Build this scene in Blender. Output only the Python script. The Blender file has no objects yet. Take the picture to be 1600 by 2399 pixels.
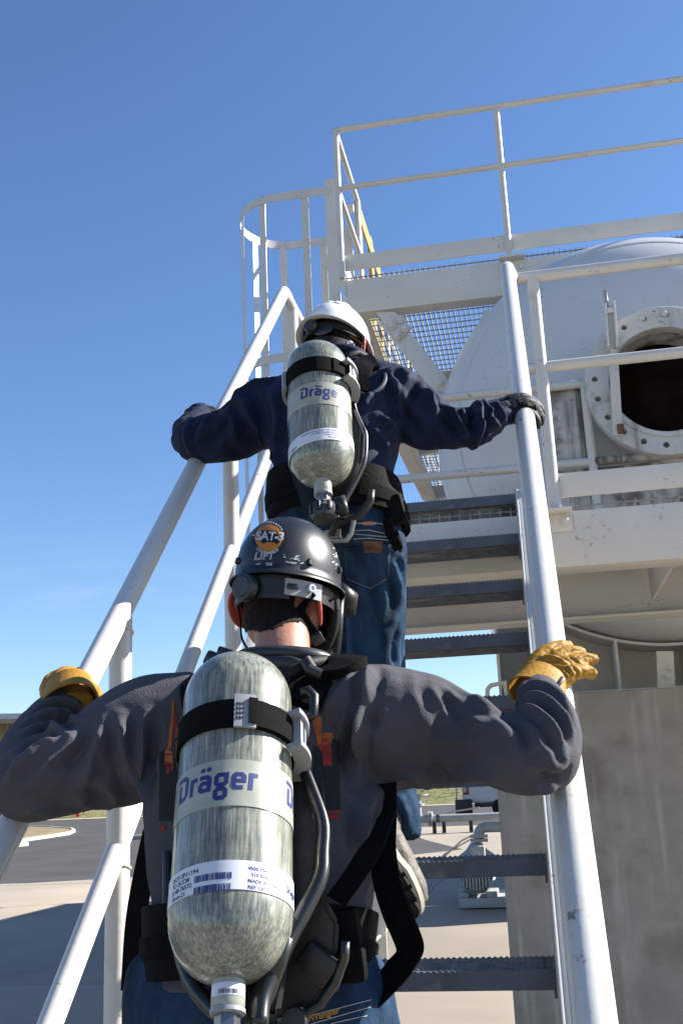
import bpy, bmesh, math, random
import numpy as np
from mathutils import Vector, Matrix, noise
from mathutils.bvhtree import BVHTree
random.seed(7)
PI = math.pi
rad = math.radians
SC = bpy.context.scene
COL = SC.collection

# ------------------------------------------------------------------ camera
H = 1.60                                   # eye height above the concrete
FPX = 2468.0                               # focal length in photo pixels (photo 1600 x 2399)
PITCH, ROLL, AZ, STAIR = rad(15.06), rad(-2.43), rad(9.85), rad(43.3)
# X runs to the right along the treads, Y up the stair (horizontally), Z up
_h = Vector((-math.sin(AZ), math.cos(AZ), 0)); _r = Vector((math.cos(AZ), math.sin(AZ), 0)); _z = Vector((0, 0, 1))
CF = _h*math.cos(PITCH) + _z*math.sin(PITCH)
_u0 = -_h*math.sin(PITCH) + _z*math.cos(PITCH)
CR = _r*math.cos(ROLL) + _u0*math.sin(ROLL)
CU = -_r*math.sin(ROLL) + _u0*math.cos(ROLL)
CAM = Vector((0, 0, H))
cd = bpy.data.cameras.new('camera'); cam = bpy.data.objects.new('camera', cd); COL.objects.link(cam)
cd.sensor_fit = 'VERTICAL'; cd.sensor_height = 36.0; cd.lens = 36.0*FPX/2399.0
cd.clip_start = .05; cd.clip_end = 3000
cam.matrix_world = Matrix(((CR.x, CU.x, -CF.x, 0), (CR.y, CU.y, -CF.y, 0), (CR.z, CU.z, -CF.z, H), (0, 0, 0, 1)))
SC.camera = cam

# ------------------------------------------------------------------ light
SUN_EL, SUN_AZ = rad(33), rad(68)
w = bpy.data.worlds.new("World"); SC.world = w; w.use_nodes = True
nt = w.node_tree; bg = nt.nodes['Background']
sk = nt.nodes.new('ShaderNodeTexSky'); sk.sky_type = 'NISHITA'; sk.sun_disc = False
sk.sun_elevation = SUN_EL; sk.sun_rotation = SUN_AZ
sk.air_density = 1.0; sk.dust_density = 0.35; sk.ozone_density = 3.6; sk.altitude = 300
hs = nt.nodes.new('ShaderNodeHueSaturation'); hs.inputs['Saturation'].default_value = 1.10; hs.inputs['Hue'].default_value = .505; nt.links.new(sk.outputs[0], hs.inputs['Color']); 
# a few thin wisps of cloud low in the sky
tcw = nt.nodes.new('ShaderNodeTexCoord'); mpw = nt.nodes.new('ShaderNodeMapping'); mpw.inputs['Scale'].default_value = (3.2, 3.2, 16); nt.links.new(tcw.outputs['Generated'], mpw.inputs[0])
nzw = nt.nodes.new('ShaderNodeTexNoise'); nzw.inputs['Scale'].default_value = 1.6; nzw.inputs['Detail'].default_value = 7; nzw.inputs['Roughness'].default_value = .62; nt.links.new(mpw.outputs[0], nzw.inputs['Vector'])
def mr(f, a, c, lo, hi):
    r = nt.nodes.new('ShaderNodeMapRange'); r.interpolation_type = 'SMOOTHSTEP'
    for k, v in (('From Min', a), ('From Max', c), ('To Min', lo), ('To Max', hi)): r.inputs[k].default_value = v
    nt.links.new(f, r.inputs['Value']); return r.outputs[0]
spw = nt.nodes.new('ShaderNodeSeparateXYZ'); nt.links.new(tcw.outputs['Generated'], spw.inputs[0])
mlt = nt.nodes.new('ShaderNodeMath'); mlt.operation = 'MULTIPLY'; nt.links.new(mr(nzw.outputs['Fac'], .50, .72, 0, .3), mlt.inputs[0]); nt.links.new(mr(spw.outputs['Z'], .10, .26, 1, 0), mlt.inputs[1])
mxw = nt.nodes.new('ShaderNodeMix'); mxw.data_type = 'RGBA'; nt.links.new(mlt.outputs[0], mxw.inputs[0]); nt.links.new(hs.outputs[0], mxw.inputs[6]); mxw.inputs[7].default_value = (4.6, 4.8, 5.0, 1)
nt.links.new(mxw.outputs[2], bg.inputs[0]); bg.inputs[1].default_value = 0.070
sd = bpy.data.lights.new('sun', 'SUN'); sd.energy = 5.0; sd.angle = rad(.5); sd.color = (1, .95, .87)
so = bpy.data.objects.new('sun', sd); COL.objects.link(so)
SUNV = Vector((math.sin(SUN_AZ)*math.cos(SUN_EL), math.cos(SUN_AZ)*math.cos(SUN_EL), math.sin(SUN_EL)))
so.rotation_euler = SUNV.to_track_quat('Z', 'Y').to_euler(); so.location = (20, 12, 25)
SC.view_settings.view_transform = 'Standard'; SC.view_settings.look = 'None'
SC.view_settings.exposure = 1.5; SC.view_settings.gamma = 1.0; SC.view_settings.use_curve_mapping = False

# ------------------------------------------------------------------ placing helpers
def ray(x, y):                              # direction of a sight line (photo coordinates, 1568 px wide)
    x *= 1.0204; y *= 1.0204
    return CF + CR*((x-800)/FPX) - CU*((y-1199.5)/FPX)
def at(x, y, Y):  d = ray(x, y); return CAM + d*(Y/d.y)
def atx(x, y, X): d = ray(x, y); return CAM + d*(X/d.x)
def atz(x, y, Z): d = ray(x, y); return CAM + d*((Z-H)/d.z)
def terrain(y):
    if y < 25: return 0.0
    if y < 62: return .026*(y-25)
    return .962 + .011*(y-62)
def atg(x, y):
    d = ray(x, y); lo, hi = 3.0, 300.0
    for _ in range(60):
        m = (lo+hi)/2; p = CAM + d*(m/d.y)
        if p.z > terrain(m): lo = m
        else: hi = m
    return CAM + d*(lo/d.y)
def V(*a): return Vector(a)

# ------------------------------------------------------------------ materials
def mat(name, col, rough=.5, metal=0., var=.12, scale=6., bump=0., bscale=60., coat=0., dirt=None, streak=None,
        chips=0., rust=(), stretch=(1, 1, 1), detail=4., spec=.5, sss=0., sheen=0.):
    m = bpy.data.materials.new(name); m.use_nodes = True
    n = m.node_tree.nodes; L = m.node_tree.links; b = n['Principled BSDF']
    b.inputs['Roughness'].default_value = rough; b.inputs['Metallic'].default_value = metal
    b.inputs['Coat Weight'].default_value = coat; b.inputs['Specular IOR Level'].default_value = spec
    if sss: b.inputs['Subsurface Weight'].default_value = sss; b.inputs['Subsurface Radius'].default_value = (.02, .008, .004)
    if sheen: b.inputs['Sheen Weight'].default_value = sheen; b.inputs['Sheen Roughness'].default_value = .5
    tc = n.new('ShaderNodeTexCoord'); mp = n.new('ShaderNodeMapping'); L.new(tc.outputs['Object'], mp.inputs[0])
    mp.inputs['Scale'].default_value = stretch
    def nz(sc, det=detail, vec=None, rgh=.55):
        t = n.new('ShaderNodeTexNoise'); t.inputs['Scale'].default_value = sc; t.inputs['Detail'].default_value = det
        t.inputs['Roughness'].default_value = rgh; L.new(vec or mp.outputs[0], t.inputs['Vector']); return t.outputs['Fac']
    def ramp(f, a, c, lo=0., hi=1.):
        r = n.new('ShaderNodeMapRange'); r.interpolation_type = 'SMOOTHSTEP'
        r.inputs['From Min'].default_value = a; r.inputs['From Max'].default_value = c
        r.inputs['To Min'].default_value = lo; r.inputs['To Max'].default_value = hi
        L.new(f, r.inputs['Value']); return r.outputs[0]
    def mix(f, A, B):
        x = n.new('ShaderNodeMix'); x.data_type = 'RGBA'
        if isinstance(f, float): x.inputs[0].default_value = f
        else: L.new(f, x.inputs[0])
        for i, q in ((6, A), (7, B)):
            if isinstance(q, tuple): x.inputs[i].default_value = (*q[:3], 1)
            else: L.new(q, x.inputs[i])
        return x.outputs[2]
    def mul(a, c):
        x = n.new('ShaderNodeMath'); x.operation = 'MULTIPLY'; L.new(a, x.inputs[0])
        if isinstance(c, float): x.inputs[1].default_value = c
        else: L.new(c, x.inputs[1])
        return x.outputs[0]
    lo = tuple(c*(1-var) for c in col); hi = tuple(min(1, c*(1+var)) for c in col)
    c = mix(ramp(nz(scale), .3, .7), lo, hi)
    if dirt:                                # (colour, scale, threshold, strength)
        c = mix(ramp(nz(dirt[1], 6), dirt[2], dirt[2]+.16, 0., dirt[3]), c, dirt[0])
    if streak:                              # (colour, horizontal scale, threshold, strength): runs down
        mp2 = n.new('ShaderNodeMapping'); L.new(tc.outputs['Object'], mp2.inputs[0])
        mp2.inputs['Scale'].default_value = (streak[1], streak[1], streak[1]*.05)
        f = ramp(nz(1., 5, mp2.outputs[0]), streak[2], streak[2]+.2, 0., streak[3])
        c = mix(mul(f, ramp(nz(1.7, 3), .35, .6)), c, streak[0])
    if chips:
        f = mul(ramp(nz(60., 4), .60, .66), ramp(nz(6., 3), .53, .64)); c = mix(mul(f, chips), c, (.10, .075, .055))
    for p, r_, s_ in rust:
        g = n.new('ShaderNodeNewGeometry'); d = n.new('ShaderNodeVectorMath'); d.operation = 'DISTANCE'
        L.new(g.outputs['Position'], d.inputs[0]); d.inputs[1].default_value = p
        f = mul(ramp(d.outputs['Value'], r_*.15, r_, 1., 0.), ramp(nz(22., 5), .38, .62)); c = mix(mul(f, s_), c, (.33, .17, .06))
    L.new(c, b.inputs['Base Color'])
    if bump:
        bp = n.new('ShaderNodeBump'); bp.inputs['Strength'].default_value = min(1., bump); bp.inputs['Distance'].default_value = .01*max(1., bump)
        L.new(nz(bscale, 5), bp.inputs['Height']); L.new(bp.outputs[0], b.inputs['Normal'])
    m['nz'] = 1
    return m

M = {}
def defmats():
    el = at(166.2, 868, 1.426)
    M['paint'] = mat('white_paint', (.54, .53, .505), .33, var=.03, scale=5, chips=.8, bump=.06, bscale=55, dirt=((.34, .31, .26), 5., .60, .55),
                     rust=((tuple(el), .17, 1.), (tuple(at(375.1, 384.4, 4.712)), .45, .6), (tuple(at(372, 434, 4.712)), .4, .5)))
    M['steel'] = mat('structural_paint', (.62, .595, .54), .45, var=.04, scale=2.5, chips=.6, bump=.06, bscale=40,
                     dirt=((0.2232, 0.2108, 0.186), 2.2, .60, .35), streak=((0.2046, 0.1488, 0.0868), 9., .60, .30),
                     rust=((tuple(at(833.9, 796.7, 2.635)), .10, .7), (tuple(at(726.6, 801, 2.666)), .09, .9)))
    M['tank'] = mat('tank_paint', (.55, .55, .545), .28, var=.03, scale=1.1, chips=.5, bump=.04, bscale=8,
                    dirt=((0.248, 0.2356, 0.2108), 1.6, .62, .3), streak=((0.186, 0.1612, 0.124), 5., .62, .35))
    M['dirty'] = mat('grimy_paint', (.44, .43, .41), .55, var=.08, scale=4, chips=.9, dirt=((.10, .08, .055), 5.5, .47, .85), streak=((.06, .05, .04), 22., .44, .95), bump=.12, bscale=60)
    M['flange'] = mat('flange_paint', (.50, .50, .48), .45, var=.05, scale=4, chips=.9, dirt=((.22, .17, .11), 7., .56, .8), streak=((.20, .15, .10), 18., .56, .7), bump=.08, bscale=60)
    M['pump'] = mat('pump_grey', (.30, .31, .31), .5, var=.1, scale=5)
    M['tread'] = mat('tread_grey', (.070, .083, .105), .5, var=.18, scale=7, bump=.25, bscale=120, chips=.0,
                     dirt=((0.2232, 0.2356, 0.248), 9., .64, .55))
    M['tbar'] = mat('tread_bar', (.17, .18, .19), .55, var=.3, scale=25)
    M['worn'] = mat('worn_edge', (0.279, 0.2728, 0.2604), .5, metal=.3, var=.3, scale=80)
    M['grate'] = mat('grating_steel', (.26, .26, .25), .5, var=.2, scale=20)
    M['bore'] = mat('bore_shade_black', (.010, .007, .005), 1., var=.4, scale=5, spec=0.)  # near-black colour stands for the shade deep inside the vessel
    M['rustbolt'] = mat('rusty_bracket', (0.1488, 0.062, 0.031), .8, var=.5, scale=40)
    M['yellow'] = mat('safety_yellow', (0.4464, 0.2666, 0.0248), .45, var=.08, scale=8)
    M['pier'] = mat('pier_concrete', (.33, .305, .265), .9, var=.14, scale=2.2, bump=.5, bscale=45, dirt=((.17, .145, .105), 2.3, .50, .6), streak=((.47, .45, .41), 16., .50, .75), detail=9, spec=.2)
    M['concrete'] = mat('concrete_slab', (.275, .235, .185), .9, var=.09, scale=.35, bump=.12, bscale=40, dirt=((0.186, 0.1674, 0.1426), .8, .58, .4), detail=9)
    M['asphalt'] = mat('asphalt', (0.03844, 0.0372, 0.0372), .9, var=.2, scale=.6, bump=.2, bscale=60, detail=9)
    M['grass'] = mat('dry_grass', (.11, .11, .03), .95, var=.45, scale=.9, bump=.9, bscale=8, dirt=((0.1612, 0.1364, 0.062), .5, .48, .9), detail=9)
    M['straw'] = mat('dry_bed', (0.186, 0.1457, 0.0744), .95, var=.3, scale=1.4, bump=.6, bscale=8)
    M['kerb'] = mat('kerb_concrete', (.42, .38, .32), .9, var=.08, scale=1)
    M['brush'] = mat('winter_brush', (0.0527, 0.0372, 0.0279), .95, var=.5, scale=.7)
    M['brushleaf'] = mat('brush_leaf', (0.0434, 0.0465, 0.0155), .9, var=.5, scale=.8)
    M['hyd'] = mat('hydrant_red', (0.2604, 0.0124, 0.0124), .4)
    M['bwall'] = mat('tan_siding', (.38, .27, .165), .8, var=.05, scale=2)
    M['broof'] = mat('pale_roof', (.55, .54, .52), .6)
    M['bfascia'] = mat('tan_fascia', (.34, .26, .17), .7)
    M['bgrey'] = mat('grey_block', (0.1612, 0.1612, 0.155), .8)
    M['bdark'] = mat('dark_fixture', (0.0186, 0.0186, 0.0186), .6)
    M['vanp'] = mat('van_white', (0.4092, 0.4216, 0.434), .25, var=.01, coat=.4)
    M['vanred'] = mat('lamp_red', (0.2356, 0.0124, 0.0124), .2); M['vanclear'] = mat('lamp_clear', (0.372, 0.31, 0.31), .2)
    M['blackp'] = mat('black_plastic', (.006, .006, .0065), .42, var=.15, scale=30, bump=.05, bscale=200)
    M['gloss'] = mat('black_gloss', (.0065, .007, .0085), .36, var=.3, scale=6, bump=.03, bscale=40, coat=.3, dirt=((0.062, 0.062, 0.0651), 14., .66, .25))
    M['rubber'] = mat('rubber', (.010, .010, .010), .65, var=.2, scale=30, spec=.22)
    M['web'] = mat('black_webbing', (.0040, .0040, .0042), .85, var=.2, scale=60, bump=.3, bscale=500, spec=.08)
    M['pad'] = mat('black_padding', (.0045, .0045, .0045), .75, var=.25, scale=14, bump=.2, bscale=120, spec=.08)
    M['greyp'] = mat('grey_plastic', (.26, .27, .29), .4, var=.08, scale=20)
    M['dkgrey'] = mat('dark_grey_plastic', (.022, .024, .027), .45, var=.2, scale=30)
    M['metal'] = mat('valve_metal', (0.279, 0.279, 0.279), .3, metal=.9, var=.1, scale=20)
    M['white_hat'] = mat('white_hat', (.70, .71, .73), .28, var=.02, coat=.2)
    M['hatin'] = mat('hat_liner', (0.3844, 0.372, 0.341), .6)
    M['navy'] = mat('navy_cloth', (.0105, .0165, .040), .72, var=.18, scale=9, bump=.18, bscale=420, sheen=.03, spec=.08)
    M['shirt'] = mat('grey_knit', (.066, .066, .077), .92, var=.12, scale=7, bump=.35, bscale=330, sheen=.05, spec=.08)
    M['denim'] = mat('blue_denim', (.0150, .0350, .070), .8, var=.5, scale=16, bump=.45, bscale=420, stretch=(1, 1, .22), dirt=((.034, .068, .125), 12., .55, .6), spec=.08)
    M['denim_dark'] = mat('dark_denim', (0.0062, 0.00992, 0.01984), .85, var=.3, scale=16, bump=.3, bscale=420, spec=.08)
    M['thread'] = mat('seam_thread', (.42, .40, .33), .8); M['leather'] = mat('leather_patch', (0.0868, 0.0403, 0.0186), .6, var=.3, scale=50)
    M['orange_tag'] = mat('orange_label', (0.341, 0.0868, 0.0186), .7); M['gold'] = mat('gold_thread', (0.372, 0.186, 0.0124), .7)
    M['skin'] = mat('skin', (.33, .155, .105), .5, var=.10, scale=14, bump=.10, bscale=160, sss=.12)
    M['ear'] = mat('ear_skin', (.42, .07, .05), .5, var=.1, scale=20, sss=.35)  # extra red in the base colour stands for sun shining through the ear
    M['hair'] = mat('dark_hair', (.007, .005, .004), .7, var=.5, scale=120, bump=.8, bscale=260, spec=.22)
    M['glove'] = mat('tan_leather', (.30, .155, .018), .58, var=.16, scale=16, bump=.22, bscale=140, spec=.22)
    M['glovein'] = mat('glove_lining', (0.124, 0.0682, 0.0186), .8)
    M['bglove'] = mat('black_glove', (0.00868, 0.00868, 0.0093), .55, var=.3, scale=40, bump=.3, bscale=200, spec=.22)
    M['gglove'] = mat('grey_knit_cuff', (0.0744, 0.0744, 0.0744), .8, var=.3, scale=90)
    M['boot'] = mat('tan_boot', (.10, .088, .07), .65, var=.15, scale=20, bump=.2, bscale=120)
    M['sole'] = mat('boot_sole', (0.0124, 0.01178, 0.01116), .8, var=.3, scale=30, spec=.22); M['midsole'] = mat('midsole', (.25, .225, .18), .7, var=.15, scale=25)
    M['ink'] = mat('blue_ink', (0.0186, 0.0279, 0.1426), .5); M['dkink'] = mat('dark_ink', (0.0248, 0.0248, 0.0434), .5)
    M['label'] = mat('white_label', (.56, .58, .62), .35, var=.03); M['cream'] = mat('cream_label', (.30, .315, .265), .3, var=.10, scale=25)
    M['porange'] = mat('print_orange', (0.341, 0.0806, 0.0093), .8, var=.2, scale=60); M['pred'] = mat('print_red', (0.2232, 0.01364, 0.00744), .8, var=.2, scale=60)
    M['pblack'] = mat('print_black', (0.00496, 0.00496, 0.00558), .8)
    M['sorange'] = mat('sticker_orange', (0.3844, 0.1364, 0.0124), .4); M['swhite'] = mat('sticker_white', (0.3844, 0.3844, 0.3844), .45, var=.2, scale=90)
    M['sblack'] = mat('sticker_black', (0.00744, 0.00744, 0.00806), .35)
    M['tagwhite'] = mat('tag_white', (0.279, 0.279, 0.279), .5)
    M['glass'] = mat('visor', (0.0124, 0.0124, 0.01364), .08, coat=.5)
    M['cyan'] = mat('blue_cap', (0.0496, 0.155, 0.2604), .5)
    M['eye'] = mat('eye_white', (0.372, 0.372, 0.3596), .3); M['redcap'] = mat('red_cloth', (0.279, 0.0186, 0.0186), .7)
    # carbon-fibre wound cylinder: long pale and dark fibre streaks under a clear coat
    m = bpy.data.materials.new('wound_fibre'); m.use_nodes = True; n = m.node_tree.nodes; L = m.node_tree.links; b = n['Principled BSDF']
    b.inputs['Roughness'].default_value = .30; b.inputs['Coat Weight'].default_value = .6; b.inputs['Coat Roughness'].default_value = .12
    tc = n.new('ShaderNodeTexCoord'); ms = []
    for sc, rot in (((270, 270, 20), .22), ((230, 230, 17), -.26), ((9, 9, 110), 0), ((20, 20, 9), 0)):
        mp = n.new('ShaderNodeMapping'); mp.inputs['Scale'].default_value = sc; mp.inputs['Rotation'].default_value = (rot, rot, 0); L.new(tc.outputs['Object'], mp.inputs[0])
        t = n.new('ShaderNodeTexNoise'); t.inputs['Scale'].default_value = 1; t.inputs['Detail'].default_value = 6; t.inputs['Roughness'].default_value = .62; L.new(mp.outputs[0], t.inputs['Vector']); ms.append(t.outputs['Fac'])
    def mth(op, a, c):
        x = n.new('ShaderNodeMath'); x.operation = op
        for i, q in ((0, a), (1, c)):
            if isinstance(q, float): x.inputs[i].default_value = q
            else: L.new(q, x.inputs[i])
        return x.outputs[0]
    s = mth('ADD', mth('MULTIPLY', ms[0], .36), mth('ADD', mth('MULTIPLY', ms[1], .34), mth('ADD', mth('MULTIPLY', ms[2], .10), mth('MULTIPLY', ms[3], .20))))
    r = n.new('ShaderNodeValToRGB'); L.new(s, r.inputs[0]); e = r.color_ramp.elements
    e[0].position = .38; e[0].color = (.04, .047, .039, 1); e[1].position = .64; e[1].color = (.41, .415, .335, 1)
    q = e.new(.46); q.color = (.115, .126, .104, 1); q = e.new(.54); q.color = (.215, .225, .18, 1)
    L.new(r.outputs[0], b.inputs['Base Color'])
    bp = n.new('ShaderNodeBump'); bp.inputs['Strength'].default_value = .12; bp.inputs['Distance'].default_value = .003; L.new(s, bp.inputs['Height']); L.new(bp.outputs[0], b.inputs['Normal'])
    M['fibre'] = m
defmats()

# ------------------------------------------------------------------ object helpers
def tag(o, label=None, cat=None, group=None, kind=None):
    if label: o['label'] = label
    if cat: o['category'] = cat
    if group: o['group'] = group
    if kind: o['kind'] = kind
    return o
def thing(name, loc, label, cat, group=None):
    o = bpy.data.objects.new(name, None); COL.objects.link(o); o.location = loc; o.empty_display_size = .1
    return tag(o, label, cat, group)
WM = {}
def wm(o):                                   # world matrix without waiting for the depsgraph
    m = WM.get(o.name)
    if m is None:
        m = o.matrix_world.copy() if o.parent is None and o.type != 'EMPTY' else Matrix.Translation(o.location)
    return m
def link(name, me, m, parent=None, frame=None, smooth=40, kind=None, label=None):
    """me holds world coordinates, or coordinates of 'frame' when that is given"""
    if m is not None: me.materials.clear(); me.materials.append(m)
    if smooth is not None:
        me.polygons.foreach_set('use_smooth', [True]*len(me.polygons)); me.set_sharp_from_angle(angle=rad(smooth))
    o = bpy.data.objects.new(name, me); COL.objects.link(o)
    pm = wm(parent) if parent is not None else None
    if frame is None:
        if pm is None: F = Matrix.Identity(4)
        else:
            F = pm; me.transform(pm.inverted())
    else: F = frame
    WM[o.name] = F
    if parent is not None: o.parent = parent; o.matrix_parent_inverse = Matrix.Identity(4); o.matrix_local = pm.inverted() @ F
    else: o.matrix_world = F
    if kind: o['kind'] = kind
    if label: o['label'] = label
    return o
class MB:
    def __init__(s): s.bm = bmesh.new()
    def box(s, c, size, rot=None, bev=0.):
        b = bmesh.new(); bmesh.ops.create_cube(b, size=1)
        for v in b.verts: v.co = Vector((v.co.x*size[0], v.co.y*size[1], v.co.z*size[2]))
        if bev: bmesh.ops.bevel(b, geom=b.edges[:], offset=bev, segments=2, affect='EDGES', profile=.5)
        m = Matrix.Translation(c) @ (rot.to_4x4() if rot is not None else Matrix.Identity(4))
        b.transform(m); s.join(b); return s
    def bx(s, x0, x1, y0, y1, z0, z1, bev=0.): return s.box(((x0+x1)/2, (y0+y1)/2, (z0+z1)/2), (x1-x0, y1-y0, z1-z0), None, bev)
    def beam(s, a, c, wd, ht, up=(0, 0, 1), bev=0.):   # bar from a to c
        a = Vector(a); c = Vector(c); y = (c-a).normalized(); x = y.cross(Vector(up)).normalized(); z = x.cross(y)
        R = Matrix((x, y, z)).transposed(); return s.box((a+c)/2, (wd, (c-a).length, ht), R, bev)
    def join(s, b):
        me = bpy.data.meshes.new('t'); b.to_mesh(me); b.free(); s.bm.from_mesh(me); bpy.data.meshes.remove(me)
    def tube(s, pts, r, n=16, caps=True, fl=1.0, up=None):
        pts = [Vector(p) for p in pts]; k = len(pts); rs = r if isinstance(r, (list, tuple)) else [r]*k
        T = [((pts[min(i+1, k-1)]-pts[i]).normalized() + (pts[i]-pts[max(i-1, 0)]).normalized()).normalized() for i in range(k)]
        nrm = Vector(up) if up else T[0].orthogonal()
        rings = []
        for i in range(k):
            nrm = (nrm - T[i]*nrm.dot(T[i])).normalized(); bn = T[i].cross(nrm)
            if 0 < i < k-1:
                d = (pts[i+1]-pts[i]).normalized(); sc = 1/max(.5, T[i].dot(d))
            else: sc = 1
            mdir = None
            if sc > 1.001:
                mdir = ((pts[i+1]-pts[i]).normalized()-(pts[i]-pts[i-1]).normalized()); mdir = (mdir - T[i]*mdir.dot(T[i])).normalized()
            ring = []
            for j in range(n):
                a = 2*PI*j/n; o = nrm*math.cos(a)*rs[i] + bn*math.sin(a)*rs[i]*fl
                if mdir is not None: o += mdir*o.dot(mdir)*(sc-1)
                ring.append(s.bm.verts.new(pts[i]+o))
            rings.append(ring)
        for A, B in zip(rings, rings[1:]):
            for j in range(n): s.bm.faces.new((A[j], A[(j+1) % n], B[(j+1) % n], B[j]))
        if caps: s.bm.faces.new(rings[0][::-1]); s.bm.faces.new(rings[-1])
        return s
    def lathe(s, prof, n=32, frame=None, close=False, arc=None):   # profile (r, z) about z
        fr = frame or Matrix.Identity(4); rings = []
        a0, a1 = arc or (0, 2*PI)
        for r, z in prof:
            rings.append([s.bm.verts.new(fr @ Vector((r*math.cos(a0+(a1-a0)*j/n), r*math.sin(a0+(a1-a0)*j/n), z))) for j in range(n if not arc else n+1)])
        pr = list(zip(rings, rings[1:])) + ([(rings[-1], rings[0])] if close else [])
        for A, B in pr:
            k = len(A)
            for j in range(k if not arc else k-1): s.bm.faces.new((A[j], A[(j+1) % k], B[(j+1) % k], B[j]))
        if not close and not arc:
            for R, f in ((rings[0], 1), (rings[-1], 0)):
                if (R[0].co-R[len(R)//2].co).length > 1e-5 and f in (0, 1) and s.caps: s.bm.faces.new(R[::-1] if f else R)
        return s
    caps = False
    def prism(s, poly, a, bvec):              # closed polygon of 3D points swept by bvec
        A = [s.bm.verts.new(Vector(p)+Vector(a)) for p in poly]; B = [s.bm.verts.new(Vector(p)+Vector(a)+Vector(bvec)) for p in poly]
        k = len(poly); s.bm.faces.new(A[::-1]); s.bm.faces.new(B)
        for i in range(k): s.bm.faces.new((A[i], A[(i+1) % k], B[(i+1) % k], B[i]))
        return s
    def loft(s, rings, caps=True, closed=True):
        R = [[s.bm.verts.new(p) for p in r] for r in rings]; k = len(R[0])
        for A, B in zip(R, R[1:]):
            for j in range(k if closed else k-1): s.bm.faces.new((A[j], A[(j+1) % k], B[(j+1) % k], B[j]))
        if caps: s.bm.faces.new(R[0][::-1]); s.bm.faces.new(R[-1])
        return s
    def mesh(s, weld=True):
        if weld: bmesh.ops.remove_doubles(s.bm, verts=s.bm.verts, dist=1e-5)
        bmesh.ops.recalc_face_normals(s.bm, faces=s.bm.faces); me = bpy.data.meshes.new('m'); s.bm.to_mesh(me); s.bm.free(); return me
    def out(s, name, m, parent=None, **k):
        me = s.mesh(); me.name = name; return link(name, me, M[m] if isinstance(m, str) else m, parent, **k)
def frame(o, zdir, ydir=(0, 1, 0)):
    z = Vector(zdir).normalized(); y = Vector(ydir); y = (y - z*y.dot(z)).normalized(); x = y.cross(z)
    return Matrix(((x.x, y.x, z.x, o[0]), (x.y, y.y, z.y, o[1]), (x.z, y.z, z.z, o[2]), (0, 0, 0, 1)))
def hexbolt(c, nrm, r=.014, h=.012, washer=True):
    fr = frame(c, nrm, (0.1, .2, 1)); b = MB(); b.caps = True
    if washer: b.lathe([(r*1.5, -.002), (r*1.5, .004), (r*1.45, .005)], 16, fr)
    b.lathe([(r, .004), (r, h), (r*.8, h+.003)], 6, fr); return b
def crom(pts, sub=6):                        # Catmull-Rom through points (any dimension)
    P = [np.array(p, float) for p in pts]; P = [2*P[0]-P[1]] + P + [2*P[-1]-P[-2]]; out = []
    for i in range(1, len(P)-2):
        for j in range(sub):
            t = j/sub; a, b, c, d = P[i-1:i+3]
            out.append(.5*((2*b)+(-a+c)*t+(2*a-5*b+4*c-d)*t*t+(-a+3*b-3*c+d)*t**3))
    out.append(P[-2]); return out
# ================================================================== THE SETTING
def sheet(name, pts, z, m, sub=1, kind='structure', follow=True):
    b = MB(); vs = [b.bm.verts.new((p[0], p[1], 0)) for p in pts]; b.bm.faces.new(vs)
    bmesh.ops.triangulate(b.bm, faces=b.bm.faces)
    for _ in range(9):
        e = [x for x in b.bm.edges if x.calc_length() > sub]
        if not e or len(b.bm.verts) > 60000: break
        bmesh.ops.subdivide_edges(b.bm, edges=e, cuts=1)
        bmesh.ops.triangulate(b.bm, faces=b.bm.faces)
    for v in b.bm.verts: v.co.z = z + (terrain(v.co.y) if follow else 0)
    for f in b.bm.faces:
        f.normal_update()
        if f.normal.z < 0: f.normal_flip()
    me = bpy.data.meshes.new(name); b.bm.to_mesh(me); b.bm.free(); o = link(name, me, M[m], smooth=180); o['kind'] = kind; return o
def xy(x, y): p = atg(x, y); return (p.x, p.y)
# one ground sheet out to the horizon
b = MB(); ys = [-60, -20, 0, 10, 25, 40, 62, 80, 90, 110, 140, 200, 400, 1500]
def gz(y): return (terrain(y) if y < 90 else terrain(90) + .004*(y-90)) - .010
rows = [[b.bm.verts.new((x, y, gz(y))) for x in (-1500, -300, -100, -50, -20, 0, 20, 50, 100, 300, 1500)] for y in ys]
for A, B_ in zip(rows, rows[1:]):
    for i in range(10): b.bm.faces.new((A[i], A[i+1], B_[i+1], B_[i]))
tag(b.out('ground', 'straw', smooth=180), kind='structure')
# concrete apron in slabs with open joints
JY = [-8, -2, 4, 10, 16, 22.6]; JX = [-26, -20, -14, -8, -2, 4, 10, 16]
pav = bpy.data.objects.new('concrete_apron', None); COL.objects.link(pav); pav['kind'] = 'structure'
for i in range(len(JX)-1):
    for j in range(len(JY)-1):
        g = .008; bb = MB(); dz = random.uniform(-.002, .002)
        bb.bx(JX[i]+g, JX[i+1]-g, JY[j]+g, JY[j+1]-g, -.12, dz, .006); bb.out('slab', 'concrete', pav)
sheet('drainage_apron', [(-26, 22.62), (16, 22.62), (16, 26), (-26, 25.0)], .0, 'concrete', 2)
# asphalt yard and road beyond
sheet('asphalt_road', [(-120, 24.2), (-26, 24.2), (-11.5, 23.2), (-6, 25.6), (-2.2, 29.0), (-1.0, 33), (60, 33), (60, 58), (-40, 60.5), (-120, 60.5)], .004, 'asphalt', 4)
sheet('concrete_drive', [(-6.0, 25.3), (40, 25.3), (40, 39.5), (-5.4, 39.5), (-3.6, 33), (-2.2, 29)], .009, 'concrete', 3)
sheet('road_edge_strip', [(-60, 60.7), (-3, 58.2), (60, 56.2), (60, 57.2), (-3, 59.2), (-60, 61.9)], .03, 'kerb', 4)
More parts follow.
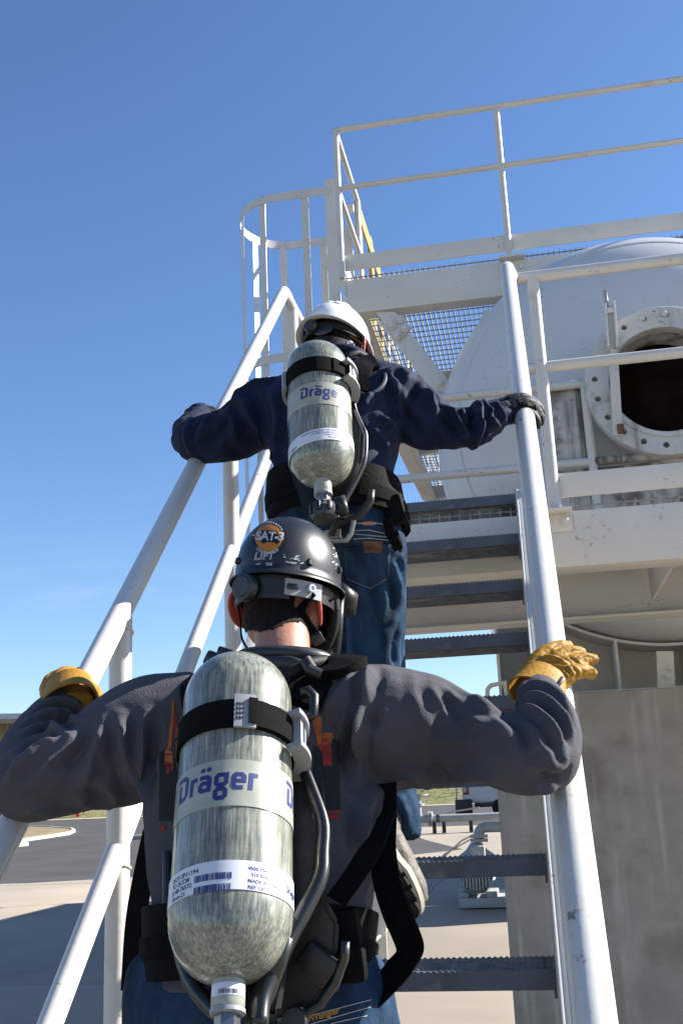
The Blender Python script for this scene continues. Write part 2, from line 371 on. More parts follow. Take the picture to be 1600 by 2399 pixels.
# grass bank
b = MB(); rr = []
random.seed(3)
for y, z in ((59.4, .03), (62, .16), (66, .55), (72, 1.05), (82, 1.45), (95, 1.6)):
    rr.append([b.bm.verts.new((x, y + .02*(-x) + random.uniform(-.15, .15), terrain(min(y, 90)) + z + (random.uniform(-.12, .12) if z > .1 else 0))) for x in range(-120, 80, 2)])
for A, B_ in zip(rr, rr[1:]):
    for i in range(len(A)-1): b.bm.faces.new((A[i], A[i+1], B_[i+1], B_[i]))
tag(b.out('grass_bank', 'grass', smooth=180), kind='structure')
# loose grass on the bank (nobody could count it)
b = MB()
for i in range(9000):
    x = random.uniform(-60, 12); t = random.random(); y = 60.5 + 12*t - .02*x; z = terrain(y) + .1 + 1.0*t
    hh = random.uniform(.02, .07); a = random.uniform(0, PI); dx, dy = .05*math.cos(a), .05*math.sin(a)
    vs = [b.bm.verts.new(p) for p in ((x-dx, y-dy, z), (x+dx, y+dy, z), (x+random.uniform(-.1, .1), y, z+hh))]; b.bm.faces.new(vs)
me = bpy.data.meshes.new('grass'); b.bm.to_mesh(me); b.bm.free(); tag(link('grass', me, M['grass'], smooth=None), kind='stuff')
# kerbed island on the left
isl = []
for (x, y) in ((-60, 1893), (40, 1901), (120, 1903), (168, 1907), (174, 1911), (160, 1917), (110, 1925), (40, 1935), (-60, 1950)): isl.append(Vector((*xy(x, y), 0)))
cen = sum(isl, Vector())/len(isl)
b = MB(); A = []; 
for f, z in ((1., .0), (1., .13), (.93, .14), (.92, .10)): A.append([(cen.x+(p.x-cen.x)*f, cen.y+(p.y-cen.y)*(f if f == 1 else f-.05), terrain(p.y)+z) for p in isl])
b.loft(A, caps=False); tag(b.out('kerb_island', 'kerb'), kind='structure')
b = MB(); b.bm.faces.new([b.bm.verts.new(p) for p in A[3]]); tag(b.out('island_bed', 'straw'), kind='structure')
# wheel stops on the asphalt
for k, (x0, y0, x1, y1, lb) in enumerate(((38, 1946, 62, 1943, 'short pale wheel stop lying below the kerbed island, left of the railing'), (292, 1928, 342, 1926, 'pale wheel stop on the asphalt right of the railing post'))):
    a, c = atg(x0, y0), atg(x1, y1); b = MB(); b.beam(a+V(0, 0, .08), c+V(0, 0, .08), .22, .15, bev=.03)
    tag(b.out('wheel_stop', 'kerb'), lb, 'wheel stop', 'wheel stops on the asphalt')

# ================================================================== THE VESSEL AND ITS PIER
TC = V(.815, 0, 2.035+H); TR = 1.275; TY = 6.30
Z = lambda z: z+H
vf = frame((TC.x, 0, TC.z), (0, 1, 0), (0, 0, 1))           # local z = +Y, about the vessel axis
vessel = thing('storage_vessel', (TC.x, TY, 0), 'large white horizontal steel vessel with round bolted manway, on a concrete pier', 'tank')
b = MB(); prof = []
for i in range(26):
    t = math.asin(.318/TR) + (PI/2-math.asin(.318/TR))*i/25; prof.append((TR*math.sin(t), TY - .64*math.cos(t)))
b.lathe(prof, 96, vf); b.out('head', 'tank', vessel, smooth=60)
b = MB(); b.lathe([(TR, TY), (TR+.004, TY+.004), (TR+.004, TY+.012), (TR, TY+.016), (TR, 12), (TR, 18.0), (TR*.9, 18.35), (TR*.5, 18.6), (.01, 18.66)], 96, vf); b.out('shell', 'tank', vessel, smooth=30)
b = MB(); zt0 = math.radians(62); A = [vf @ V((TR*math.sin(zt0)+.001)*math.cos(2*PI*j/120), (TR*math.sin(zt0)+.001)*math.sin(2*PI*j/120), TY-.64*math.cos(zt0)) for j in range(121)]; b.tube(A, .004, 6, caps=False); b.out('weld_seam', 'tank', vessel, smooth=180)
# manway: nozzle, bored flange, raised face
b = MB(); b.lathe([(.318, 5.44), (.318, 5.95), (.29, 5.95), (.29, 5.44)], 64, vf, close=True); noz = b.out('nozzle', 'dirty', vessel, smooth=30)
b = MB(); b.lathe([(.41, 5.38), (.415, 5.385), (.415, 5.445), (.41, 5.45), (.2905, 5.45), (.2905, 5.38)], 80, vf, close=True); fl = b.out('manway_flange', 'dirty', vessel, smooth=30)
fl.data.materials[0] = M['flange']
b = MB(); b.caps = True
NB = 20
for k in range(NB):
    a = 2*PI*(k+.35)/NB; p = vf @ V(0.362*math.cos(a), 0.362*math.sin(a), 5.41)
    b.lathe([(.0165, -.1), (.0165, .1)], 14, frame(p, (0, 1, 0), (0, 0, 1)))
cut = b.out('cutter', 'tank'); md = fl.modifiers.new('b', 'BOOLEAN'); md.object = cut; md.operation = 'DIFFERENCE'; md.solver = 'EXACT'
dg = bpy.context.evaluated_depsgraph_get(); me = bpy.data.meshes.new_from_object(fl.evaluated_get(dg)); fl.modifiers.clear(); fl.data = me
bpy.data.objects.remove(cut)
me.set_sharp_from_angle(angle=rad(30))
b = MB(); b.lathe([(.318, 5.372), (.318, 5.379), (.292, 5.379), (.292, 5.372)], 64, vf, close=True); b.out('raised_face', 'flange', fl, smooth=30)
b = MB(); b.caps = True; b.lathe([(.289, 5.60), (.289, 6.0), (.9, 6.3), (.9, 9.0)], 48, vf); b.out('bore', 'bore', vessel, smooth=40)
# two bolts left in the top of the flange, their heads seen through the holes
for a in (85, 103):
    p = vf @ V(0.362*math.cos(rad(a)), -0.362*math.sin(rad(a)), 5.36); q = vf @ V(0, 0, 5.36)
    pp = V(TC.x + 0.362*math.cos(rad(a)), 5.375, TC.z + 0.362*math.sin(rad(a)))
    hexbolt(pp, (0, -1, 0), .017, .012, False).out('bolt', 'flange', fl)
# davit bar beside the manway
A0, A1 = at(1399, 690, 5.30), at(1418, 1000, 5.33)
b = MB(); b.beam(A0, A1, .05, .014, (0, -1, 0), .003); dv = b.out('davit_bar', 'flange', vessel)
b = MB(); b.beam(at(1388, 700, 5.30), at(1396, 800, 5.30), .012, .055, (0, -1, 0), .002); b.beam(at(1408, 700, 5.30), at(1416, 800, 5.30), .012, .055, (0, -1, 0), .002)
b.box(at(1398, 716, 5.30), (.06, .05, .03), None, .003); b.out('clevis', 'steel', dv)
b = MB(); b.tube([at(1388, 668, 5.30), at(1394, 712, 5.30)], .011, 10); b.out('pin', 'grate', dv)
b = MB(); p = at(1398, 760, 5.26); b.caps = True; b.lathe([(.024, 0), (.024, .03), (.02, .034)], 16, frame(p, (0, -1, 0))); b.out('pivot_bolt', 'dirty', dv)
b = MB(); b.box(at(1424, 985, 5.32), (.035, .03, .05), None, .004); b.out('latch', 'rustbolt', dv)
# weld pad and drain below the manway
b = MB(); b.tube([at(1480, 1045, 5.5), at(1568, 1052, 5.5)], .04, 12); b.out('drain_stub', 'dirty', vessel)

# saddle
sad = thing('vessel_saddle', (TC.x, 6.2, Z(.48)), 'white steel saddle with stiffener ribs under the vessel, standing on the pier', 'saddle')
zt = Z(.48)
def circ(x, r): d = r*r-(x-TC.x)**2; return TC.z-math.sqrt(max(d, 0))
xs = [-.20 + (2.12)*i/30 for i in range(31)]
poly = [(x, 0, circ(x, TR+.022)) for x in xs] + [(xs[-1], 0, zt+.022), (xs[0], 0, zt+.022)]
b = MB(); b.prism(poly, (0, 6.45, 0), (0, .02, 0)); b.out('web', 'steel', sad)
b = MB(); b.bx(-.22, 1.94, 6.0, 6.62, zt, zt+.02, .003); b.out('base_plate', 'steel', sad)
b = MB(); a0 = [math.atan2(circ(x, TR)-TC.z, x-TC.x) for x in (xs[0], xs[-1])]
rings = []
for i in range(41):
    a = a0[0] + ((a0[1]) - (a0[0]+0))*i/40 if a0[0] < a0[1] else 0
    rings.append([(TC.x+r*math.cos(a), y, TC.z+r*math.sin(a)) for r, y in ((TR+.004, 6.18), (TR+.02, 6.18), (TR+.02, 6.62), (TR+.004, 6.62))])
b.loft(rings); b.out('wear_plate', 'steel', sad, smooth=30)
for x in (-.19, .02, .47, .86, 1.25, 1.66):
    z1 = circ(x, TR+.024); b = MB(); b.bx(x-.008, x+.008, 6.10, 6.449, zt+.021, z1-.0, .002); b.out('rib', 'steel', sad)
b = MB(); b.prism([at(1506, 1495, 6.0), at(1545, 1495, 6.0), at(1549, 1577, 6.0), at(1509, 1577, 6.0)], (0, 0, 0), (0, .015, 0)); b.out('hanger_plate', 'steel', sad)
for (x, y) in ((1538, 1533), (1530, 1552)): hexbolt(at(x, y, 5.995), (0, -1, 0), .012, .01).out('bolt', 'steel', sad)
# pier
pier = thing('concrete_pier', (.86, 6.2, 0), 'broad stained concrete pier under the white vessel, right of the stair', 'pier')
b = MB(); b.bx(-.24, 1.96, 5.82, 6.70, -.05, zt-.001, .012); b.out('shaft', 'pier', pier)
lug = MB(); c = at(1136, 1588, 5.9)
lug.tube([c+V(-.045, 0, -.04), c+V(-.04, 0, .015), c+V(-.02, 0, .035), c+V(.055, 0, .045), c+V(.06, 0, .0), c+V(.06, 0, -.03)], .012, 8)
lug.out('lifting_lug', 'steel', pier)
# second pier at the far end of the vessel
p2 = thing('concrete_pier', (.86, 15.5, 0), 'far concrete pier under the other end of the vessel', 'pier')
b = MB(); b.bx(-.2, 1.9, 15.1, 16.0, -.05, Z(.75), .012); b.out('shaft', 'pier', p2)

# ================================================================== LOWER PLATFORM
ZL = Z(1.12)                                  # walking level
Y0, Y1 = 4.27, 5.51
low = thing('lower_platform', (1, 4.8, ZL), 'lower white steel walkway with open grating, in front of the manway', 'platform')
XL, XR = -1.0, 3.4
def channel(name, x0, x1, y, z0, z1, back, parent, m='steel', fw=.085):
    b = MB(); s = 1 if back else -1
    b.bx(x0, x1, min(y, y+s*.010), max(y, y+s*.010), z0, z1, .002)
    b.bx(x0, x1, min(y+s*.0105, y+s*fw), max(y+s*.0105, y+s*fw), z0, z0+.013, .002); b.bx(x0, x1, min(y+s*.0105, y+s*fw), max(y+s*.0105, y+s*fw), z1-.013, z1, .002)
    o = b.out(name, m, parent); o['kind'] = 'thing'; del o['kind']; return o
channel('front_beam', XL, XR, Y0, Z(.855), ZL-.035, True, low, 'steel', .16)
channel('rear_beam', XL, XR, Y1, Z(.815), ZL-.035, False, low)
channel('rear_beam', XL, XR, Y1+.004, Z(.815), ZL-.036, True, low)
for x in (XL-.0, .62, 1.9, XR):
    b = MB(); b.bx(x-.006, x+.006, Y0+.17, Y1-.09, Z(.88), ZL-.036); b.out('joist', 'steel', low)
def grating(name, x0, x1, y0, y1, z, parent, along='y', hgt=.032, pitch=.034, cross=.10, hole=None):
    b = MB(); x = x0
    while x < x1:
        b.bx(x-.0025, x+.0025, y0, y1, z-hgt, z); x += pitch
    y = y0+.018
    while y < y1:
        b.bx(x0, x1, y-.003, y+.003, z-.014, z-.006); y += cross
    me = bpy.data.meshes.new(name); b.bm.to_mesh(me); b.bm.free(); o = link(name, me, M['grate'], parent, smooth=None); o['kind'] = 'stuff'; return o
grating('grating', XL, XR, Y0+.005, Y1, ZL, low, hgt=.034, pitch=.042)
b = MB(); b.bx(.165, XR, Y0-.015, Y0-.005, ZL+.022, ZL+.125, .002); b.out('toe_plate', 'steel', low)
p = at(1276, 1110, Y0-.02); b = MB(); b.bx(p.x-.012, p.x-.004, Y0-.04, Y0+.03, p.z-.07, p.z+.07, .002); b.out('toe_end_plate', 'steel', low)
def clip(name, xc, y, z, parent, wd=.13, ht=.085):
    b = MB(); b.bx(xc-wd/2, xc+wd/2, y-.010, y-.001, z-ht, z, .002); b.bx(xc-wd/2, xc+wd/2, y-.075, y-.0105, z-.010, z+.004, .002)
    o = b.out(name, 'steel', parent)
    for s in (-1, 1): hexbolt((xc+s*wd*.30, y-.010, z-ht*.5), (0, -1, 0), .015, .012).out('bolt', 'steel', o)
    return o
clip('post_clip', .145, Y0, ZL-.036, low)
# outer guardrail of the lower platform, joined to the stair rail
D5 = .0275
GR = lambda nm, loc, lb: thing(nm, loc, lb, 'railing', 'guardrails of the walkways')
g = GR('guardrail', (1, Y0, ZL), 'white pipe guardrail crossing in front of the open manway')
zr, zm = Z(2.15), Z(1.725)
b = MB(); b.tube([(.06, Y0, zr), (XR, Y0, zr)], .026, 18); b.out('top_rail', 'paint', g)
b = MB(); b.tube([(.06, Y0, zm), (XR, Y0, zm)], .024, 18); b.out('mid_rail', 'paint', g)
for x in (.145, 1.75, 3.3):
    b = MB(); b.tube([(x, Y0-.02 if x < 1 else Y0, ZL-.035), (x, Y0-.0, zr)], .0265, 18); b.out('post', 'paint', g)
# inner guardrail, broken at the manway
g = GR('guardrail', (0, Y1, ZL), 'white pipe guardrail behind the walkway, ending left of the manway flange')
yi = Y1-.05
def guard_in(xa, xb, posts, top=Z(2.03*1.028), md=Z(1.60*1.028)):
    for n_, z in (('top_rail', top), ('mid_rail', md)):
        b = MB(); b.tube([(xa, yi, z), (xb, yi, z)], .024, 16); b.out(n_, 'paint', g)
    for x in posts:
        b = MB(); b.tube([(x, yi, ZL-.03), (x, yi, top)], .024, 16); b.out('post', 'paint', g)
px_ = at(1353, 1000, yi).x
guard_in(XL+.04, px_+.01, (XL+.04, px_))
xa_, xb_ = at(1258, 960, yi).x, at(1346, 960, yi).x
b = MB(); b.bx(xa_, xb_, yi+.026, yi+.032, Z(1.63), Z(2.075), .001); b.out('kick_panel', 'dirty', g)
b = MB(); b.bx(xa_, XR, yi+.026, yi+.032, Z(1.33), Z(1.62), .001); b.out('kick_panel', 'dirty', g)
b = MB(); b.tube([(px_+.012, yi, Z(1.645)), (XR, yi, Z(1.645))], .024, 16); b.out('mid_rail', 'dirty', g)
# landing guardrail on the left
g = GR('guardrail', (-.925, 4.8, ZL), 'short white guardrail running back along the landing, behind the white hard hat')
for n_, z in (('top_rail', Z(2.137)), ('mid_rail', Z(1.70))):
    b = MB(); b.tube([(-.925, 4.14, z), (-.925, Y1-.1, z)], .024, 16); b.out(n_, 'paint', g)
b = MB(); b.tube([(-.925, 4.26, ZL-.03), (-.925, 4.26, Z(2.13))], .026, 16); b.out('post', 'paint', g)
b = MB(); b.tube([(-.925, Y1-.1, ZL-.03), (-.925, Y1-.1, Z(2.13))], .024, 16); b.out('post', 'paint', g)
# legs that carry the walkway
for x, lb in ((-.96, 'white steel leg under the left end of the lower walkway'), (3.3, 'white steel leg under the right end of the lower walkway')):
    t = thing('steel_column', (x, Y1-.2, 0), lb, 'column'); b = MB(); b.bx(x-.05, x+.05, Y1-.12, Y1-.03, .012, Z(.815)-.002, .004); b.out('shaft', 'steel', t)
    b = MB(); b.bx(x-.11, x+.11, Y1-.19, Y1+.04, 0.0, .012, .002); b.out('base_plate', 'steel', t)

# ================================================================== THE STAIR
TN = math.tan(STAIR)
def nose(k): return 2.604+.239*k, Z(-.396+.2255*k)
XA, XB = -.90, -.008                           # tread ends
stair = thing('staircase', (-.45, 1.4, 0), 'steep steel staircase with dark grey grating treads and white stringers', 'staircase')
def serr_bar(b, y, z, x0, x1, h, t, teeth=True):
    n = 62; P = []
    for i in range(n+1):
        x = x0+(x1-x0)*i/n; P.append((x, z))
        if teeth and i < n: P.append((x+(x1-x0)/n*.5, z-.0045))
    A = []
    for yy in (y-t/2, y+t/2):
        A.append(([b.bm.verts.new((x, yy, zz)) for x, zz in P], [b.bm.verts.new((x, yy, z-h)) for x, zz in P]))
    for i in range(len(P)-1):
        b.bm.faces.new((A[0][1][i], A[0][1][i+1], A[0][0][i+1], A[0][0][i])); b.bm.faces.new((A[1][0][i], A[1][0][i+1], A[1][1][i+1], A[1][1][i]))
        b.bm.faces.new((A[0][0][i], A[0][0][i+1], A[1][0][i+1], A[1][0][i])); b.bm.faces.new((A[0][1][i+1], A[0][1][i], A[1][1][i], A[1][1][i+1]))
def tread_mesh():
    b = MB(); dpt = .20
    for j in range(1, 8): serr_bar(b, dpt*j/7, 0, 0, XB-XA, .046, .004)
    for j in range(5):
        x = .03+(XB-XA-.06)*j/4; b.bx(x-.004, x+.004, .006, dpt, -.014, -.004)
    me = bpy.data.meshes.new('tread'); b.bm.to_mesh(me); b.bm.free(); return me
TM = tread_mesh()
b = MB(); serr_bar(b, -.003, .0, 0, XB-XA, .044, .006, True); b.bx(0, XB-XA, .0005, .032, -.0065, -.0045)
NM = bpy.data.meshes.new('nosing'); b.bm.to_mesh(NM); b.bm.free()
b = MB(); b.bx(-.0, .006, -.002, .205, -.062, -.0015); EM = bpy.data.meshes.new('end_plate'); b.bm.to_mesh(EM); b.bm.free()
for me, m in ((TM, 'tbar'), (NM, 'tread'), (EM, 'tread')): me.materials.append(M[m])
def addobj(nm, me, parent, loc):
    o = bpy.data.objects.new(nm, me); COL.objects.link(o); o.parent = parent; o.matrix_local = Matrix.Translation(Vector(loc)-wm(parent).translation); WM[o.name] = Matrix.Translation(loc); return o
for k in range(-5, 8):
    y, z = nose(k); t = addobj('tread', TM, stair, (XA, y, z))
    addobj('nosing', NM, t, (XA, y, z)); addobj('end_plate', EM, t, (XB-.0065, y, z)); addobj('end_plate', EM, t, (XA+.0005, y, z))
# worn bright edges on the lower nosings
def worn(k, xa, xb, n):
    y, z = nose(k); b = MB(); 
    for i in range(n):
        x = XA + random.uniform(xa, xb)*(XB-XA); wd = random.uniform(.006, .03); b.bx(x-wd/2, x+wd/2, y-.0075, y-.0005, z-.0075-random.uniform(0, .006), z-.0035)
    me = bpy.data.meshes.new('scuff'); b.bm.to_mesh(me); b.bm.free(); link('scuffed_edge', me, M['worn'], stair, smooth=None)['kind'] = 'stuff'
worn(0, .15, .62, 46); worn(1, .2, .62, 40); worn(-1, .2, .7, 40)
def slope(y, dz): return Z(TN*y-1.725) + dz
def stringer(x, out):
    b = MB(); d = V(0, math.cos(STAIR), math.sin(STAIR)); nn = V(0, -math.sin(STAIR), math.cos(STAIR))
    a = V(x, nose(-5)[0]-.05, nose(-5)[1]); c = V(x, nose(7)[0]-.02, nose(7)[1]-.02)
    o = nn*-.085
    b.beam(a+o, c+o, .008, .24, tuple(nn), .002)
    for s in (1, -1): b.beam(a+o+nn*s*.1155+V(out*.032, 0, 0), c+o+nn*s*.1155+V(out*.032, 0, 0), .055, .009, tuple(nn), .002)
    b.out('stringer', 'paint', stair)
stringer(.0, 1); stringer(-.908, -1)
# handrails
def rail_line(x, y, h=0.): return V(x, y, slope(y, h))
hr = thing('stair_handrail', (.04, 2.4, 0), 'thick white right handrail of the stair, held by both climbers', 'railing', 'handrails of the stair')
b = MB(); b.tube([rail_line(.04, .15), rail_line(.04, 4.02), V(.04, 4.14, slope(4.10, 0)), V(.06, 4.27, Z(2.15))], .029, 24); b.out('top_rail', 'paint', hr)
b = MB(); b.tube([rail_line(.036, .15, -.5), rail_line(.036, 4.05, -.5)], .024, 18); b.out('mid_rail', 'paint', hr)
for y in (.5, 1.45): b = MB(); b.tube([rail_line(.04, y, -1.13), rail_line(.04, y, -.02)], .026, 18); b.out('post', 'paint', hr)
hl = thing('stair_handrail', (-.925, 2.4, 0), 'white left handrail of the stair with a sloping middle rail and upright posts', 'railing', 'handrails of the stair')
b = MB(); b.tube([rail_line(-.925, .2), rail_line(-.925, 4.05), V(-.925, 4.10, slope(4.095, 0)), V(-.925, 4.16, Z(2.137))], .0262, 24); b.out('top_rail', 'paint', hl)
MIDH = -.52
b = MB(); b.tube([rail_line(-.925, .2, MIDH), rail_line(-.925, 4.2, MIDH)], .0235, 20); b.out('mid_rail', 'paint', hl)
def bead(p, ax, r, par):
    n = 40; F = frame(p, ax, (0.3, .2, .1)); A = []
    for j in range(n):
        a = 2*PI*j/n; A.append(F @ V((r+.0015*noise.noise(V(j*.9, 1, p[1]*9)))*math.cos(a), r*math.sin(a), .004*noise.noise(V(j*.5, p[1]*7, 2))))
    b = MB(); b.tube(A+[A[0]], .0042, 6, caps=False); b.out('weld_bead', 'paint', par, smooth=180)
for y in (1.33, 2.29, 3.22):
    b = MB(); b.tube([rail_line(-.925, y, -1.12), rail_line(-.925, y, -.01)], .0258, 20); po = b.out('post', 'paint', hl)
    bead(rail_line(-.925, y, -.046), (0, .35, 1), .0262, po); bead(rail_line(-.925, y, MIDH-.044), (0, .35, 1), .0262, po)
    b = MB(); b.bx(-.975, -.935, y-.035, y+.035, slope(y, -1.16).z if False else Z(TN*y-1.725)-1.2, Z(TN*y-1.725)-1.02, .003); b.out('fixing_plate', 'paint', po)

# ================================================================== UPPER PLATFORM
YU, ZU, XU = 6.50, Z(3.45), -1.03
up = thing('upper_platform', (0, 7, ZU), 'upper white steel walkway with see-through grating, above the vessel', 'platform')
YB = 21.0
b = MB(); b.bx(XU, .62, YU, YU+.012, Z(3.165), ZU-.036, .002); b.bx(XU, .62, YU+.0125, YU+.12, Z(3.165), Z(3.178), .002); b.out('front_beam', 'steel', up)
b = MB(); b.bx(.30, 3.6, YU+.013, YU+.024, Z(3.20), ZU-.036, .002); b.out('front_beam', 'steel', up)
b = MB(); b.bx(XU, XU+.010, YU+.014, YB, Z(3.175), ZU-.036, .002); b.bx(XU+.011, XU+.13, YU+.13, YB, Z(3.176), Z(3.19), .002); b.out('side_beam', 'steel', up)
for y in (8.3, 10.0, 11.7, 13.9, 16.0, 18.0, 20.9): b = MB(); b.bx(XU+.012, 3.6, y, y+.012, Z(3.25), ZU-.036, .002); b.bx(XU+.012, 3.6, y-.09, y-.001, Z(3.25), Z(3.262), .002); b.out('joist', 'steel', up)
grating('grating', XU+.004, 3.6, YU+.003, YB, ZU, up, hgt=.036, pitch=.036)
b = MB(); b.bx(XU-.0, 3.6, YU-.012, YU-.003, ZU+.03, ZU+.15, .002); b.out('toe_plate', 'steel', up)
b = MB(); b.bx(XU-.012, XU-.003, YU+.002, 7.35, ZU+.03, ZU+.15, .002); b.out('toe_plate', 'steel', up)
b = MB(); g0 = at(783, 652, YU-.01); b.prism([at(776, 643, YU+.0), at(795, 640, YU+.0), at(797, 678, YU+.0)], (0, 0, 0), (0, .02, 0)); b.out('corner_clip', 'steel', up)
clip('post_clip', .10, YU, ZU-.036, up, .17, .13)
# knee brace with bolted gusset
ka, kb = at(886, 728, YU+.04), at(1022, 900, YU+.04)
b = MB(); b.beam(ka, kb, .125, .012, (0, -1, 0), .002); kn = b.out('knee_brace', 'steel', up)
b = MB(); b.beam(kb, at(1060, 935, YU+.1), .10, .012, (0, -1, 0), .002); b.out('brace_shoe', 'steel', kn)
b = MB(); b.prism([at(862, 716, YU+.02), at(906, 716, YU+.02), at(946, 752, YU+.02), at(912, 785, YU+.02)], (0, 0, 0), (0, .013, 0)); gu = b.out('gusset', 'steel', kn)
for x, y in ((919, 733), (899, 748), (930, 753), (911, 770)): hexbolt(at(x, y, YU+.012), (0, -1, 0), .021, .016, True).out('bolt', 'steel', gu)
for x, y in ((1009, 879), (1000, 902)): hexbolt(at(x, y, YU+.025), (0, -1, 0), .019, .014, True).out('bolt', 'steel', kn)
# second brace mirrored on the vessel side: down to the shell
b = MB(); b.beam(at(1128, 716, YU+.05), at(1052, 872, YU+.05), .09, .012, (0, -1, 0), .002); b.out('knee_brace', 'steel', up)
# lower strut under the side beam
b = MB(); b.beam(at(918, 1010, 7.0), at(985, 1150, 8.2), .11, .012, (0, -1, .3), .002); b.out('side_strut', 'steel', up)
# guardrail of the upper platform
g = GR('guardrail', (0, YU, ZU), 'high white pipe guardrail along the front of the upper walkway, against the sky')
zt1, zt2 = Z(4.585), Z(4.115)
y2 = 7.42
b = MB(); b.tube([(3.6, YU-.03, zt1), (XU+.03, YU-.03, zt1), (XU-.01, YU-.02, zt1), (XU-.025, YU+.02, zt1), (XU-.025, y2, zt1)], .0215, 16); b.out('top_rail', 'paint', g)
b = MB(); b.tube([(3.6, YU-.03, zt2), (XU+.03, YU-.03, zt2), (XU-.01, YU-.02, zt2), (XU-.025, YU+.02, zt2), (XU-.025, y2, zt2)], .0205, 16); b.out('mid_rail', 'paint', g)
for x in (XU-.02, .085, 1.7, 3.3):
    b = MB(); b.tube([(x, YU-.028, ZU-.03), (x, YU-.028, zt1)], .0215, 16); b.out('post', 'paint', g)
b = MB(); b.tube([(XU-.025, y2, ZU-.03), (XU-.025, y2, zt1-.01)], .0215, 16); b.out('post', 'paint', g)
b = MB(); b.bx(XU-.05, XU-.044, y2-.03, y2+.03, zt2-.06, zt1+.03, .002); b.out('strap_plate', 'steel', g)
g = GR('guardrail', (XU, 10, ZU), 'white side guardrail of the upper walkway beyond the yellow gate')
b = MB(); b.tube([(XU-.02, 8.9, ZU-.02), (XU-.02, 8.9, zt1-.05), (XU-.02, 8.95, zt1), (XU-.02, YB, zt1)], .021, 14); b.out('top_rail', 'paint', g)
b = MB(); b.tube([(XU-.02, 8.9, zt2), (XU-.02, YB, zt2)], .021, 14); b.out('mid_rail', 'paint', g)
for y in (10.6, 12.3, 14.0, 16.3, 18.6, 21.0): b = MB(); b.tube([(XU-.02, y, ZU-.02), (XU-.02, y, zt1)], .021, 14); b.out('post', 'paint', g)
# yellow safety gate at the ladder
gt = thing('safety_gate', (XU, 8.2, ZU), 'yellow self-closing safety gate at the top of the caged ladder', 'gate')
for z0, z1 in ((Z(3.62), Z(3.74)), (Z(4.42), Z(4.56))):
    b = MB(); b.bx(XU-.02, XU-.008, 7.50, 8.60, z0, z1, .003); b.out('bar', 'yellow', gt)
for y in (7.53, 8.16, 8.60):
    b = MB(); b.bx(XU-.05, XU-.021, y-.06, y+.06, Z(3.60), Z(4.66), .003); b.out('upright', 'yellow', gt)

# ================================================================== CAGED LADDER
lad = thing('caged_ladder', (-1.6, 7.35, 0), 'tall white ladder with a hooped safety cage, left of the upper walkway', 'ladder')
LX, LY0, LY1 = -1.20, 7.02, 7.74
for y in (LY0, LY1):
    b = MB(); b.bx(LX-.045, LX+.045, y, y+.014, .02, Z(4.56), .002); b.out('side_rail', 'steel', lad)
for i in range(18):
    z = .35+.3*i; b = MB(); b.tube([(LX, LY0+.015, z), (LX, LY1-.001, z)], .011, 10); b.out('rung', 'steel', lad)
def ushape(n=22, dpt=.80, inset=0.):
    yc = (LY0+LY1+.014)/2; r = (LY1-LY0+.014)/2-inset; P = [(LX+.0, yc-r)]
    for i in range(n+1):
        a = -PI/2 - PI*i/n; P.append((LX-(dpt-r) + (r)*math.cos(a) if True else 0, yc + r*math.sin(a)))
    P.append((LX, yc+r)); return P
U = ushape()
for z, ex in ((Z(4.46), 0), (Z(3.13), 0), (Z(1.80), 0), (Z(.75), 0)):
    b = MB(); A = []
    yc = (LY0+LY1+.014)/2
    for (x, y) in U:
        d = Vector((x-(LX-.4), y-yc, 0)).normalized()*.006
        A.append([(x, y, z-.035), (x+d.x, y+d.y, z-.035), (x+d.x, y+d.y, z+.035), (x, y, z+.035)])
    b.loft(A); b.out('hoop', 'paint', lad, smooth=30)
for f in (.10, .27, .40, .5, .60, .73, .90):
    L_ = [0]
    for a, c in zip(U, U[1:]): L_.append(L_[-1]+math.hypot(c[0]-a[0], c[1]-a[1]))
    t = f*L_[-1]; i = max(k for k in range(len(L_)) if L_[k] <= t); i = min(i, len(U)-2); q = (t-L_[i])/(L_[i+1]-L_[i])
    x, y = [U[i][k]+(U[i+1][k]-U[i][k])*q for k in (0, 1)]; dx, dy = U[i+1][0]-U[i][0], U[i+1][1]-U[i][1]; l = math.hypot(dx, dy); nx, ny = -dy/l, dx/l
    b = MB(); b.beam((x-nx*.006, y-ny*.006, Z(.45)), (x-nx*.006, y-ny*.006, Z(4.46)), .006, .055, (dx, dy, 0)); b.out('cage_bar', 'paint', lad)
for z in (Z(4.3), Z(3.7), Z(2.9)):
    b = MB(); b.bx(LX+.046, XU-.002, LY0+.02, LY0+.05, z-.03, z+.03, .002); b.out('standoff', 'steel', lad)
# ================================================================== FAR THINGS
# low building on the left
S = 60.0
bl = thing('industrial_building', (at(-120, 1700, S).x, S, terrain(S)), 'low tan industrial building with a pale roof, behind the left glove', 'building')
pw0, pw1 = at(-420, 1700, S), at(72, 1700, S)
zt_ = at(0, 1660, S).z; zb_ = at(0, 1712, S).z; x1 = pw1.x
b = MB(); b.bx(pw0.x, x1, S, S+14, zb_, zt_); b.out('upper_wall', 'bwall', bl)
nb = 60
for i in range(nb):
    x = x1 - .02 - i*.42; bb = MB(); bb.bx(x-.36, x, S-.05, S-.004, zb_+.02, zt_-.6, .01); bb.out('siding_panel', 'bwall', bl)
b = MB(); b.bx(pw0.x, x1-.0, S-.10, S+14, terrain(S)-.3, zb_-.01); b.out('lower_wall', 'bgrey', bl)
ra, rb = at(0, 1641, S-2.2), at(78, 1652, S-2.2)
b = MB(); e = 2.0
b.prism([(pw0.x, S-2.2, ra.z+.1), (rb.x+1.2, S-2.2, ra.z-.35), (rb.x+1.2, S-2.2, ra.z-.07), (pw0.x, S-2.2, ra.z+.62)], (0, 0, 0), (0, 16, .5)); b.out('roof', 'broof', bl)
